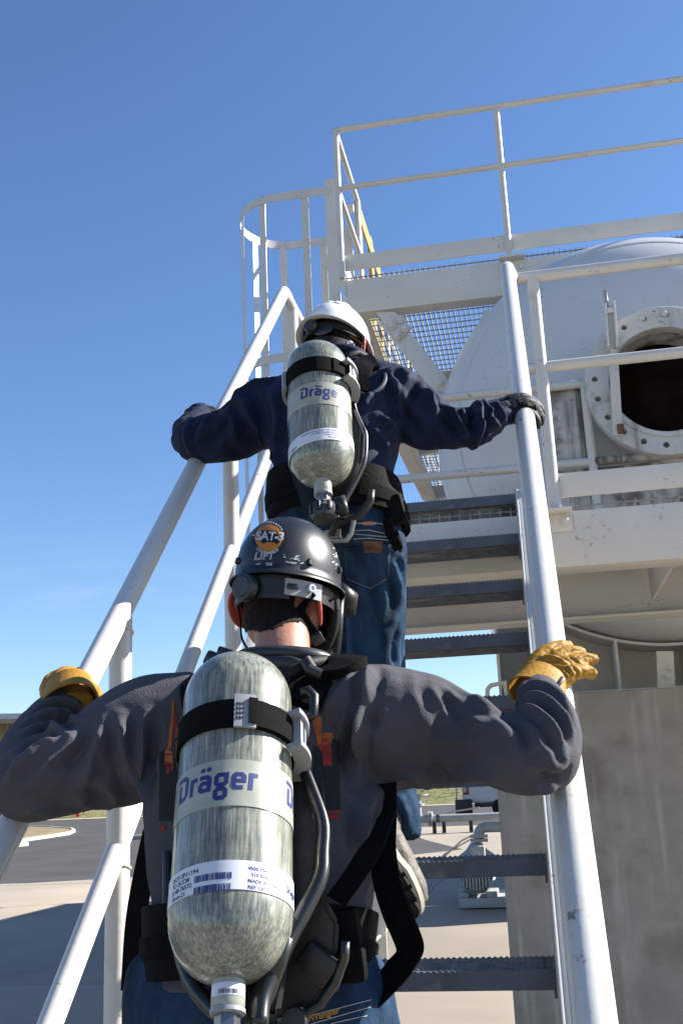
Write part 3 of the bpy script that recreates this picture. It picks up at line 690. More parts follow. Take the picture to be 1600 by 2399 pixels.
b = MB(); b.prism([(pw0.x, S-2.26, ra.z-.12), (rb.x+1.25, S-2.26, ra.z-.62), (rb.x+1.25, S-2.26, ra.z-.36), (pw0.x, S-2.26, ra.z+.09)], (0, 0, 0), (0, .05, 0)); b.out('fascia', 'bfascia', bl)
b = MB(); b.box(at(13, 1708, S-.3), (.42, .3, .34), None, .03); b.out('wall_lamp', 'bdark', bl)
b = MB(); p = at(18, 1700, S-.1); b.tube([(p.x, S-.15, zb_), (p.x, S-.15, zt_)], .07, 8); b.out('downpipe', 'bfascia', bl)
# hydrant
hp = atg(180, 1879); hz = hp.z+.02
hy = thing('fire_hydrant', (hp.x, hp.y, hz), 'small red fire hydrant on the grass verge beyond the road', 'hydrant')
f_ = Matrix.Translation((hp.x, hp.y, hz)); b = MB()
b.lathe([(.0, 0), (.16, 0), (.16, .05), (.10, .06), (.10, .50), (.14, .51), (.14, .56), (.105, .58), (.10, .66), (.07, .74), (.03, .78), (.03, .82), (.0, .82)], 18, f_); b.out('barrel', 'hyd', hy)
for s in (-1, 1): b = MB(); b.tube([hp+V(0, 0, .44), hp+V(s*.18, 0, .44)], .055, 10); b.tube([hp+V(s*.18, 0, .44), hp+V(s*.21, 0, .44)], .07, 8); b.out('nozzle_cap', 'hyd', hy)
# pump set on the apron
mp_ = atg(1112, 2087); my = mp_.y
pm = thing('pump_motor', (mp_.x, my, 0), 'white electric pump motor with slotted fan cover on a steel base, left of the pier', 'motor')
mc = at(1092, 2012, my); R_ = .235
b = MB(); b.lathe([(R_*.9, 0), (R_, .03), (R_, .2), (R_*.96, .22), (R_*.96, .75), (.0, .78)], 40, frame((mc.x, my, mc.z), (0, 1, 0), (0, 0, 1))); b.out('motor_body', 'pump', pm)
for i in range(9):
    b = MB(); x = (i-4)*.045; hgt = math.sqrt(max(.02, (R_*.86)**2-x*x)); b.bx(mc.x+x-.013, mc.x+x+.013, my-.004, my+.012, mc.z-hgt, mc.z+hgt); b.out('vent_bar', 'pump', pm)
b = MB(); b.caps = True; b.lathe([(R_*.9, .013), (R_*.88, .03)], 40, frame((mc.x, my, mc.z), (0, 1, 0), (0, 0, 1))); b.out('fan_recess', 'blackp', pm)
b = MB(); b.box((mc.x+.03, my+.4, mc.z+R_+.07), (.2, .24, .16), None, .015); b.out('terminal_box', 'pump', pm)
for i in range(12):
    a = -PI*.1 + i*PI*1.2/11; p = V(mc.x+R_*math.cos(a), my+.48, mc.z+R_*math.sin(a)); b = MB(); b.box(p, (.04, .48, .008), Matrix.Rotation(-a, 3, 'Y')); b.out('cooling_fin', 'pump', pm)
b = MB(); b.bx(mc.x-.26, mc.x+.5, my-.02, my+1.3, .015, .145, .008); b.out('base', 'pump', pm)
for s in (-1, 1): b = MB(); b.bx(mc.x+s*.20-.075, mc.x+s*.20+.075, my+.05, my+.65, .146, .22, .006); b.out('foot', 'pump', pm)
pp = thing('pump_pipe', (mc.x, my+1.4, 0), 'white flanged pump pipe bending over towards the pier, above the motor', 'pipe')
px, py = at(1100, 1935, my+1.4).x, my+1.4; zf = at(1100, 1925, py).z
b = MB(); b.lathe([(.26, .30), (.30, .36), (.30, .62), (.16, .72), (.085, zf-.06)], 24, Matrix.Translation((px-.05, py, 0))); b.out('volute', 'pump', pp)
b = MB(); pts = [(px, py, zf)]+[(px+.11-.11*math.cos(t), py, zf+.05+.11*math.sin(t)) for t in [PI/2*i/8 for i in range(9)]]+[(px+1.2, py, zf+.16)]
b.tube(pts, .078, 18); b.out('elbow', 'pump', pp)
for dz in (-.05, .01): b = MB(); b.caps = True; b.lathe([(.135, zf+dz), (.135, zf+dz+.045)], 24, Matrix.Translation((px, py, 0))); b.out('flange', 'pump', pp)
# flanged pipeline across the slab
qa, qb = atg(1020, 1913), None; qy = qa.y
pl = thing('pipeline', (qa.x, qy, terrain(qy)), 'long white flanged pipeline on short stands beyond the pump', 'pipe')
zc = at(1040, 1878, qy).z; xa, xb = at(930, 1880, qy).x, at(1180, 1880, qy).x
b = MB(); b.tube([(xa, qy, zc), (xb, qy, zc)], .125, 20); b.out('pipe', 'pump', pl)
for px_ in (985, 991, 958, 940):
    x = at(px_, 1880, qy).x; b = MB(); b.tube([(x-.03, qy, zc), (x+.03, qy, zc)], .235, 20); b.out('flange', 'pump', pl)
for px_ in (1004, 1008): x = at(px_, 1880, qy).x; b = MB(); b.tube([(x-.015, qy, zc), (x+.015, qy, zc)], .14, 20); b.out('band', 'blackp', pl)
for px_ in (996, 1018, 1080, 950): x = at(px_, 1880, qy).x; b = MB(); b.bx(x-.06, x+.06, qy-.06, qy+.06, terrain(qy), zc-.1); b.out('stand', 'dkgrey', pl)
x = at(962, 1880, qy).x; b = MB(); b.tube([(x, qy, zc), (x, qy, zc+.75)], .10, 14); b.tube([(x, qy, zc+.45), (x, qy, zc+.50)], .2, 16); b.tube([(x, qy, zc+.75), (x, qy, zc+.79)], .34, 18); b.out('valve', 'pump', pl)
b = MB(); b.beam((x+.9, qy-.2, zc+.17), (x+2.0, qy-.2, zc+.30), .1, .05); b.out('lever', 'pump', pl)
cb = thing('support_cable', tuple(atg(1012, 1977)), 'thin dark cable slanting down from the pipeline to the slab', 'cable')
b = MB(); b.tube([at(1108, 1905, 33), at(1060, 1930, 28), atg(1012, 1975)+V(0, 0, .02)], .022, 8); b.out('wire', 'rubber', cb)
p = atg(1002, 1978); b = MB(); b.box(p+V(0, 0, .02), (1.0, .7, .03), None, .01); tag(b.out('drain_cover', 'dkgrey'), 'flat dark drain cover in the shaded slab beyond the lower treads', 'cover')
# white van, rear end towards the left
vp = atg(1062, 1877); vy = vp.y; vz = terrain(vy)
vn = thing('white_van', (vp.x+2.5, vy, vz), 'white van with red and clear tail lamp, mostly hidden by the pier', 'van')
x0 = at(1062, 1860, vy).x; side = [(0, .55), (0.05, 1.25), (.25, 1.95), (.5, 2.08), (3.6, 2.08), (4.3, 1.35), (5.2, 1.2), (5.35, .55)]
b = MB(); b.prism([(x0+x, vy, vz+z) for x, z in side], (0, 0, 0), (0, 1.85, 0)); bmesh.ops.bevel(b.bm, geom=b.bm.edges[:], offset=.06, segments=3, affect='EDGES'); b.out('body', 'vanp', vn)
for x in (1.55, 4.35):
    b = MB(); b.lathe([(.0, -.01), (.20, -.01), (.34, 0), (.35, .05), (.35, .2), (.0, .2)], 24, frame((x0+x, vy-.03, vz+.35), (0, 1, 0), (0, 0, 1))); b.out('wheel', 'rubber', vn)
b = MB(); b.bx(x0+1.3, x0+3.5, vy-.012, vy-.002, vz+1.4, vz+1.9, .004); b.out('side_window', 'glass', vn)
la, lb_ = at(1060, 1805, vy), at(1076, 1824, vy)
b = MB(); b.bx(la.x+.02, lb_.x, vy-.03, vy+.02, lb_.z, la.z, .01); tl = b.out('tail_lamp', 'vanred', vn)
b = MB(); b.bx(la.x+.03, (la.x+lb_.x)/2+.05, vy-.045, vy-.031, lb_.z+.08, la.z-.02, .004); b.out('clear_lens', 'vanclear', tl)
ba, bb_ = at(1046, 1836, vy), at(1086, 1868, vy)
b = MB(); b.bx(ba.x, bb_.x, vy-.5, vy-.06, bb_.z, ba.z, .03); b.out('cargo_box', 'blackp', vn)
b = MB(); b.bx(x0+.5, x0+5.0, vy-.02, vy+1.8, vz+.38, vz+.56, .02); b.out('sill', 'blackp', vn)
b = MB(); b.tube([at(1047, 1800, vy-.3), at(1048, 1838, vy-.3)], .03, 8); b.out('pole', 'greyp', vn)
# winter brush behind the verge
random.seed(11); b = MB()
for i in range(9000):
    x = random.uniform(-16, 12); y = random.uniform(78, 84); z = terrain(y)+1.2+random.random()**1.4*2.2*(.6+.4*noise.noise(V(x*.4, 0, 0)))
    r = random.uniform(.06, .22); n = Vector((random.gauss(0, 1), random.gauss(0, 1), random.gauss(0, 1))).normalized(); u = n.orthogonal().normalized(); v = n.cross(u)
    b.bm.faces.new([b.bm.verts.new(V(x, y, z)+u*r*math.cos(t)+v*r*.5*math.sin(t)) for t in (0, 2, 4)])
for i in range(500):
    x = random.uniform(-16, 12); y = random.uniform(78, 84); z = terrain(y)+.6; b.tube([(x, y, z), (x+random.uniform(-.5, .5), y, z+random.uniform(1., 2.6))], [.05, .015], 4)
me = bpy.data.meshes.new('brush'); b.bm.to_mesh(me); b.bm.free(); tag(link('brush', me, M['brush'], smooth=None), kind='stuff')

# unseen building added behind the vessel to shade the slab beyond the pump
eb = thing('shade_building', (5.5, 23.5, 0), 'plain pale building added out of sight behind the white vessel to shade the slab', 'building')
b = MB(); b.bx(2.4, 9.0, 19.8, 28.0, -.05, 5.6, .02); b.out('wall', 'bgrey', eb)
b = MB(); b.bx(2.2, 9.2, 19.6, 28.2, 5.603, 5.85, .02); b.out('roof', 'broof', eb)
b = MB(); b.bx(4.0, 5.0, 19.74, 19.797, 0, 2.1, .01); b.out('door', 'bdark', eb)
# ================================================================== BODY TOOLS
def proj(p):
    v = Vector(p)-CAM; d = v.dot(CF); return ((800+FPX*v.dot(CR)/d)/1.0204, (1199.5-FPX*v.dot(CU)/d)/1.0204)
def fuse(mb, voxel, it=6, fac=.5, sub=False):
    me = mb.mesh(False); o = bpy.data.objects.new('fuse', me); COL.objects.link(o)
    r = o.modifiers.new('r', 'REMESH'); r.mode = 'VOXEL'; r.voxel_size = voxel
    if it: s = o.modifiers.new('s', 'SMOOTH'); s.factor = fac; s.iterations = it
    if sub: q = o.modifiers.new('d', 'SUBSURF'); q.levels = 1; q.render_levels = 1
    dg = bpy.context.evaluated_depsgraph_get(); out = bpy.data.meshes.new_from_object(o.evaluated_get(dg)); bpy.data.objects.remove(o); bpy.data.meshes.remove(me); return out
def getco(me): a = np.empty(len(me.vertices)*3); me.vertices.foreach_get('co', a); return a.reshape(-1, 3)
def getno(me): a = np.empty(len(me.vertices)*3, np.float32); me.vertex_normals.foreach_get('vector', a); return a.reshape(-1, 3).astype(float)
def setco(me, a): me.vertices.foreach_set('co', a.ravel()); me.update()
def bvh(me): return BVHTree.FromPolygons([v.co[:] for v in me.vertices], [p.vertices[:] for p in me.polygons])
def wbvh(o):
    me = o.data.copy(); me.transform(wm(o)); T = bvh(me); bpy.data.meshes.remove(me); return T
def hit(T, x, y):
    r = T.ray_cast(CAM, ray(x, y).normalized()); return (r[0], r[1]) if r[0] is not None else (None, None)
def fold(me, folds):
    """raised (h > 0) or sunken ridges laid along lines on the cloth"""
    T = bvh(me); co = getco(me); no = getno(me); D = np.zeros(len(co))
    for px, wd, h in folds:
        P = []
        for x, y in crom(px, 5) if len(px) > 2 else px:
            q, n = hit(T, float(x), float(y))
            if q is not None: P.append(np.array(q))
        if len(P) < 2: continue
        tot = len(P)-1; best = np.full(len(co), 9.); par = np.zeros(len(co))
        for i, (a, c) in enumerate(zip(P, P[1:])):
            if np.linalg.norm(c-a) > .12: continue
            ab = c-a; t = np.clip((co-a)@ab/max(ab@ab, 1e-9), 0, 1); d = np.linalg.norm(co-a-t[:, None]*ab, axis=1)
            k = d < best; best[k] = d[k]; par[k] = (i+t[k])/tot
        env = np.clip(np.minimum(par, 1-par)*4+.25, 0, 1)
        q = best/wd; D += h*env*(1/(1+(1.15*q)**2.2)*np.exp(-(q/2.6)**2) - .32*np.exp(-((q-1.9)/.75)**2))
    setco(me, co+no*D[:, None])
def crumple(me, segs, base=.003, sc=14., seed=0):
    """finer cloth relief: segs = (a, b, amplitude, waves, radius) rings of creases round a limb"""
    co = getco(me); no = getno(me); D = np.array([noise.noise(Vector(c)*sc+V(seed, 0, 0)) for c in co])*base
    D += np.array([noise.noise(Vector(c)*sc*2.6+V(0, seed, 0)) for c in co])*base*.45
    for a, c, amp, wv, rd in segs:
        a = np.array(a); c = np.array(c); ab = c-a; L = np.linalg.norm(ab); ab /= L
        t = (co-a)@ab; rel = co-a-t[:, None]*ab; d = np.linalg.norm(rel, axis=1)
        w_ = np.clip(1.2-d/rd, 0, 1)*np.clip((t/L+.15)*5, 0, 1)*np.clip((1.15-t/L)*5, 0, 1)
        u = np.cross(ab, [0, 0, 1.]); u /= np.linalg.norm(u); v = np.cross(ab, u); ang = np.arctan2(rel@u, rel@v)
        idx = np.where(w_ > .01)[0]
        for i in idx:
            q = noise.noise(V(t[i]*wv+1.1*math.sin(ang[i]+seed), math.cos(ang[i])*.9+seed*3.1, math.sin(ang[i])*.9))
            D[i] += amp*w_[i]*(1-3.2*abs(q)) if abs(q) < .5 else -amp*w_[i]*.6
    setco(me, co+no*D[:, None])
def secring(s, grow=0., n=28, e=2.4):
    xl, xr, y, Y, hd = s; a = at(xl, y, Y); c = at(xr, y, Y); m = (a+c)/2; hx = (c-a)/2; hx = hx*(1+grow/max(hx.length, .01)); hy = V(0, (hd+grow)*.97, -(hd+grow)*.22)
    P = []
    for j in range(n):
        t = 2*PI*j/n; cx, cy = math.cos(t), math.sin(t); P.append(m + hx*math.copysign(abs(cx)**(2/e), cx) + hy*math.copysign(abs(cy)**(2/e), cy))
    return P
def torso(b, secs, grow=0., sub=3): b.loft([secring(s, grow) for s in crom(secs, sub)])
def limb(b, pts, rs, sub=6, n=18, k=1.):
    P = crom([tuple(p)+(r*k,) for p, r in zip(pts, rs)], sub); b.tube([V(*q[:3]) for q in P], [float(max(q[3], .004)) for q in P], n)
def ball(b, c, r, M3=None, seg=20):
    t = bmesh.new(); bmesh.ops.create_uvsphere(t, u_segments=seg, v_segments=seg//2+2, radius=1)
    for v in t.verts: v.co = Vector((v.co.x*r[0], v.co.y*r[1], v.co.z*r[2]))
    t.transform(Matrix.Translation(c) @ (M3.to_4x4() if M3 else Matrix.Identity(4))); b.join(t)
def ribbon(px, width, thick, T, name, m, parent, lift=.002, sub=5, fallback=None, wscale=None):
    """a flat strap lying on a surface: px = line in the picture plane carried onto the surface"""
    P = []
    for q in crom(px, sub):
        h, n = hit(T, float(q[0]), float(q[1]))
        if h is None: continue
        P.append((h, n))
    for _ in range(2):
        P = [(P[i][0], (P[max(i-1, 0)][1]+P[i][1]+P[min(i+1, len(P)-1)][1]).normalized()) for i in range(len(P))]
    R = []
    for i, (p, n) in enumerate(P):
        t = (P[min(i+1, len(P)-1)][0]-P[max(i-1, 0)][0]).normalized(); s = t.cross(n).normalized()*width/2; o = n*lift
        R.append([p-s+o*.2, p-s+n*thick+o, p+n*(thick*1.15)+o, p+s+n*thick+o, p+s+o*.2])
    b = MB(); b.loft(R); return b.out(name, m, parent, smooth=35)
def strap(pts, width, thick, side, name, m, parent, sub=6, **k):
    """free strap through points of space; side = direction of its width"""
    P = [V(*q) for q in crom([tuple(p) for p in pts], sub)]; R = []
    for i, p in enumerate(P):
        t = (P[min(i+1, len(P)-1)]-P[max(i-1, 0)]).normalized(); s = Vector(side(i/(len(P)-1)) if callable(side) else side); s = (s-t*s.dot(t)).normalized()*width/2; n = t.cross(s).normalized()*thick/2
        R.append([p-s-n, p+s-n, p+s+n, p-s+n])
    b = MB(); b.loft(R); return b.out(name, m, parent, smooth=35, **k)
def flat2d(polys, step):                     # 2D polygons -> fine triangle mesh (verts, faces)
    b = bmesh.new()
    for p in polys:
        try: b.faces.new([b.verts.new((x, y, 0)) for x, y in p])
        except ValueError: pass
    bmesh.ops.triangulate(b, faces=b.faces)
    for _ in range(6):
        e = [x for x in b.edges if x.calc_length() > step]
        if not e: break
        bmesh.ops.subdivide_edges(b, edges=e, cuts=1); bmesh.ops.triangulate(b, faces=b.faces)
    b.verts.index_update(); V_ = [tuple(v.co[:2]) for v in b.verts]; F_ = [[v.index for v in f.verts] for f in b.faces]; b.free(); return V_, F_
def text2d(s, size, bold=0., shear=0., step=None, align='LEFT', spacing=1.):
    c = bpy.data.curves.new('t', 'FONT'); c.body = s; c.size = size; c.offset = bold; c.shear = shear; c.align_x = align; c.space_character = spacing; c.resolution_u = 3
    o = bpy.data.objects.new('t', c); COL.objects.link(o); dg = bpy.context.evaluated_depsgraph_get(); me = bpy.data.meshes.new_from_object(o.evaluated_get(dg)); bpy.data.objects.remove(o)
    b = bmesh.new(); b.from_mesh(me); bpy.data.meshes.remove(me); bmesh.ops.triangulate(b, faces=b.faces)
    for _ in range(3):
        e = [x for x in b.edges if x.calc_length() > (step or size*.5)]
        if not e: break
        bmesh.ops.subdivide_edges(b, edges=e, cuts=1); bmesh.ops.triangulate(b, faces=b.faces)
    b.verts.index_update(); r = ([tuple(v.co[:2]) for v in b.verts], [[v.index for v in f.verts] for f in b.faces]); b.free(); return r
def stroke2d(lines, t):                      # thick mitred lines -> polygons
    out = []
    for L in lines:
        P = [Vector(p) for p in L]; k = len(P); closed = (P[0]-P[-1]).length < 1e-6
        if closed: P = P[:-1]; k -= 1
        E_ = []
        for i in range(k):
            a = P[i-1] if (i or closed) else None; c = P[(i+1) % k] if (i < k-1 or closed) else None
            d0 = (P[i]-a).normalized() if a is not None else (c-P[i]).normalized(); d1 = (c-P[i]).normalized() if c is not None else d0
            n0 = Vector((-d0.y, d0.x)); n1 = Vector((-d1.y, d1.x)); n = (n0+n1).normalized(); s = t/2/max(.5, n.dot(n0)); E_.append((P[i]+n*s, P[i]-n*s))
        for i in range(k if closed else k-1):
            A, B_ = E_[i], E_[(i+1) % k]; out.append([tuple(A[0]), tuple(A[1]), tuple(B_[1]), tuple(B_[0])])
    return out
def meshof(Vs, Fs, fn):
    P = [fn(x, y) for x, y in Vs]; ok = [f for f in Fs if all(P[i] is not None for i in f)]
    me = bpy.data.meshes.new('decal'); used = sorted({i for f in ok for i in f}); ix = {q: k for k, q in enumerate(used)}
    me.from_pydata([P[i][:] for i in used], [], [[ix[i] for i in f] for f in ok]); me.update(); return me
def decal(name, VF, T, m, parent, lift=.0012, tf=None, **k):     # print carried onto a surface
    def fn(x, y):
        if tf: x, y = tf(x, y)
        h, n = hit(T, x, y); return h + n*lift if h is not None else None
    return link(name, meshof(*VF, fn), M[m], parent, smooth=60, **k)
def place2d(cx, cy, s=1., ang=0., sy=None): # metric-ish text units -> picture coordinates (y down)
    ca, sa = math.cos(ang), math.sin(ang); sy = sy or s
    return lambda x, y: (cx + s*x*ca - sy*(-y)*sa*1., cy + s*x*sa + sy*(-y)*ca)
LOGO = {}
def logo_polys():
    t = .24; x = 0; P = []
    def add(lines, w_):
        nonlocal x
        P.extend([[(px+x, py) for px, py in q] for q in stroke2d(lines, t)]); x += w_
    add([[(.12, 0), (.12, .98)], [(-.10, 1.28), (.50, 1.28), (.70, 1.10), (.70, .28), (.54, .12), (.0, .12)]], .98)
    add([[(.12, 0), (.12, .96)], [(.0, .86), (.46, .86)]], .56)
    dots = [(.20, 1.27), (.54, 1.27)]
    for dx, dy in dots: P.append([(x+dx+.14*math.cos(a), dy+.14*math.sin(a)) for a in [2*PI*i/10 for i in range(10)]])
    add([[(.06, .86), (.46, .86), (.62, .72), (.62, .0)], [(.62, .12), (.22, .12), (.12, .22), (.12, .42), (.22, .52), (.62, .52)]], .88)
    add([[(.22, .86), (.74, .86)], [(.22, .86), (.12, .76), (.12, .40), (.22, .30), (.52, .30), (.62, .40), (.62, .76), (.52, .86), (.22, .86)], [(.22, .06), (.12, -.04), (.12, -.34), (.22, -.44), (.52, -.44), (.62, -.34), (.62, -.04), (.52, .06), (.22, .06)]], .88)
    add([[(.60, .12), (.22, .12), (.12, .22), (.12, .76), (.22, .86), (.50, .86), (.62, .74), (.62, .50), (.12, .50)]], .86)
    add([[(.12, 0), (.12, .96)], [(.0, .86), (.46, .86)]], .48)
    return [[(px+py*.06, py) for px, py in q] for q in P], x
def glove(name, m, parent, fingers, voxel=.0032, cuff=None, extra=None, sm=4):
    b = MB()
    for pts, rs in fingers: limb(b, pts, rs, 5, 12)
    if extra: extra(b)
    me = fuse(b, voxel, sm)
    crumple(me, [], .0016, 60., 3.)
    return link(name, me, M[m], parent, smooth=180)
# ================================================================== NEAR CLIMBER
def head_frame(c, fwd, up=(0, 0, 1)):
    y = Vector(fwd).normalized(); x = y.cross(Vector(up)).normalized(); z = x.cross(y)
    return Matrix(((x.x, y.x, z.x, c[0]), (x.y, y.y, z.y, c[1]), (x.z, y.z, z.z, c[2]), (0, 0, 0, 1)))
def head_shape(b, F):
    R3 = F.to_3x3()
    def bl(c, r): ball(b, F @ Vector(c), r, R3, 24)
    bl((0, -.008, .025), (.074, .094, .092)); bl((0, .03, -.04), (.062, .068, .07)); bl((0, .055, -.078), (.045, .042, .036)); bl((0, -.035, -.05), (.058, .055, .06))
    bl((0, .098, -.018), (.013, .022, .020)); bl((0, .088, .0), (.010, .015, .03)); bl((0, .092, -.062), (.022, .010, .007)); bl((0, .090, -.072), (.019, .010, .007)); bl((0, .085, .022), (.055, .014, .010))
def head_parts(F, parent, body_o=None):
    R3 = F.to_3x3()
    for s in (-1, 1):
        b = MB(); n = 16; A = []
        for r, off in ((1., .0), (1.06, .006), (.9, .012), (.55, .006)):
            A.append([F @ Vector((s*(.073+off*.6+.014*(1-math.cos(2*PI*j/n))), -.014+.023*r*math.cos(2*PI*j/n)-.008*math.sin(2*PI*j/n), -.022+.040*r*math.sin(2*PI*j/n))) for j in range(n)])
        b.loft(A); me = fuse(b, .0022, 5); link('ear', me, M['ear'], parent, smooth=180)
        b = MB(); ball(b, F @ Vector((s*.031, .083, .003)), (.011, .011, .011), R3, 14); b.out('eye', 'eye', parent)
    if body_o is not None:
        t = bmesh.new(); t.from_mesh(body_o.data); t.transform(wm(body_o)); Fi = F.inverted(); t.normal_update()
        bmesh.ops.delete(t, geom=[v for v in t.verts if (v.co-F.translation).length > .19], context='VERTS')
        for _ in range(1): bmesh.ops.subdivide_edges(t, edges=t.edges[:], cuts=1)
        dele = []; new = {}
        for v in t.verts:
            q = Fi @ v.co; x, y, z = q; nn = noise.noise(q*60)*.006
            lim = -.074 + .35*max(0, abs(x)-.035) + nn
            if z < lim or (y > .045 and z < .055) or (abs(x) > .060 and -.060 < z < .012 and y > -.055+nn) or (y > .0+nn and z < .01): dele.append(v)
            new[v] = v.co + v.normal*(.0035+.0022*noise.noise(q*110)+.0016*noise.noise(q*300))
        for v, c in new.items(): v.co = c
        bmesh.ops.delete(t, geom=dele, context='VERTS'); b = MB(); b.join(t); b.out('hair', 'hair', parent, smooth=180)

W1 = thing('person', at(600, 2300, 1.72)*1.0 - V(0, 0, 0), 'person in grey sweatshirt, yellow gloves and black helmet, gripping both rails below', 'person')
W1.location.z = nose(-4)[1]
# key points of the pose
sl, elb_l, wr_l = at(392, 1668, 1.88), at(78, 1772, 1.78), at(158, 1612, 2.00)
sr, elb_r, wr_r = at(852, 1650, 1.88), at(1222, 1718, 1.86), at(1243, 1592, 2.02)
sec1 = [(372, 826, 2290, 1.70, .112), (368, 832, 2200, 1.73, .112), (362, 850, 2090, 1.765, .120), (346, 872, 1960, 1.80, .128), (338, 884, 1860, 1.835, .130), (352, 866, 1760, 1.86, .124), (372, 846, 1670, 1.885, .108), (430, 826, 1600, 1.905, .086), (512, 782, 1556, 1.925, .066), (566, 752, 1520, 1.94, .056)]
hc1 = at(648, 1368, 2.03); F1 = head_frame(hc1, (.30, .95, .10), (.05, -.12, 1))
hip_l, hip_r = at(430, 2330, 1.74), at(760, 2330, 1.74)
def foot(k, x): y, z = nose(k); return V(x, y+.10, z+.07)
kn_l, an_l = V(-.62, 1.90, .78), foot(-4, -.60); kn_r, an_r = V(-.33, 1.98, .92), foot(-3, -.33)
def body(parent, secs, limbs, F, neck, m='skin', kk=.46):
    b = MB(); torso(b, [s[:4]+(s[4]*.85,) for s in secs[:-1]], -.022); head_shape(b, F)
    limb(b, neck, [.060, .054, .052, .055], 5)
    for pts, rs in limbs: limb(b, pts, rs, 5, 14, kk)
    me = fuse(b, .006, 5); return link('body', me, M[m], parent, smooth=180)
arms1 = [([at(470, 1660, 1.90), at(352, 1690, 1.885), at(269, 1724, 1.85), at(187, 1756, 1.82), at(110, 1782, 1.80), at(62, 1788, 1.80), at(70, 1722, 1.86), at(106, 1664, 1.94), at(156, 1618, 2.00)], [.10, .112, .102, .080, .075, .068, .056, .046, .037]),
         ([at(770, 1650, 1.90), at(872, 1668, 1.88), at(968, 1677, 1.875), at(1040, 1693, 1.87), at(1110, 1707, 1.825), at(1190, 1732, 1.765), at(1242, 1736, 1.752), at(1260, 1680, 1.80), at(1248, 1634, 1.875), at(1238, 1592, 1.945)], [.10, .110, .101, .086, .067, .060, .059, .053, .047, .041])]
elb_l, elb_r, wr_l, wr_r = at(62, 1788, 1.80), at(1242, 1736, 1.755), at(156, 1618, 2.00), at(1238, 1592, 1.945)
legs1 = [([at(450, 2280, 1.76), hip_l, (hip_l+kn_l)/2+V(0, 0, .01), kn_l, (kn_l+an_l)/2+V(0, -.02, 0), an_l], [.10, .098, .088, .070, .060, .052]),
         ([at(740, 2280, 1.76), hip_r, (hip_r+kn_r)/2+V(0, 0, .01), kn_r, (kn_r+an_r)/2+V(0, -.02, 0), an_r], [.10, .098, .088, .070, .060, .052])]
neck1 = [at(645, 1560, 1.94), at(648, 1500, 1.955), at(650, 1450, 1.985), at(650, 1400, 2.01)]
hands1 = [([wr_l, wr_l+(wr_l-elb_l)*.0+V(0, .05, .05)], [.04, .03]), ([wr_r, at(1290, 1530, 2.03)], [.04, .03])]
head_parts(F1, W1, body(W1, sec1, arms1+legs1+hands1, F1, neck1))
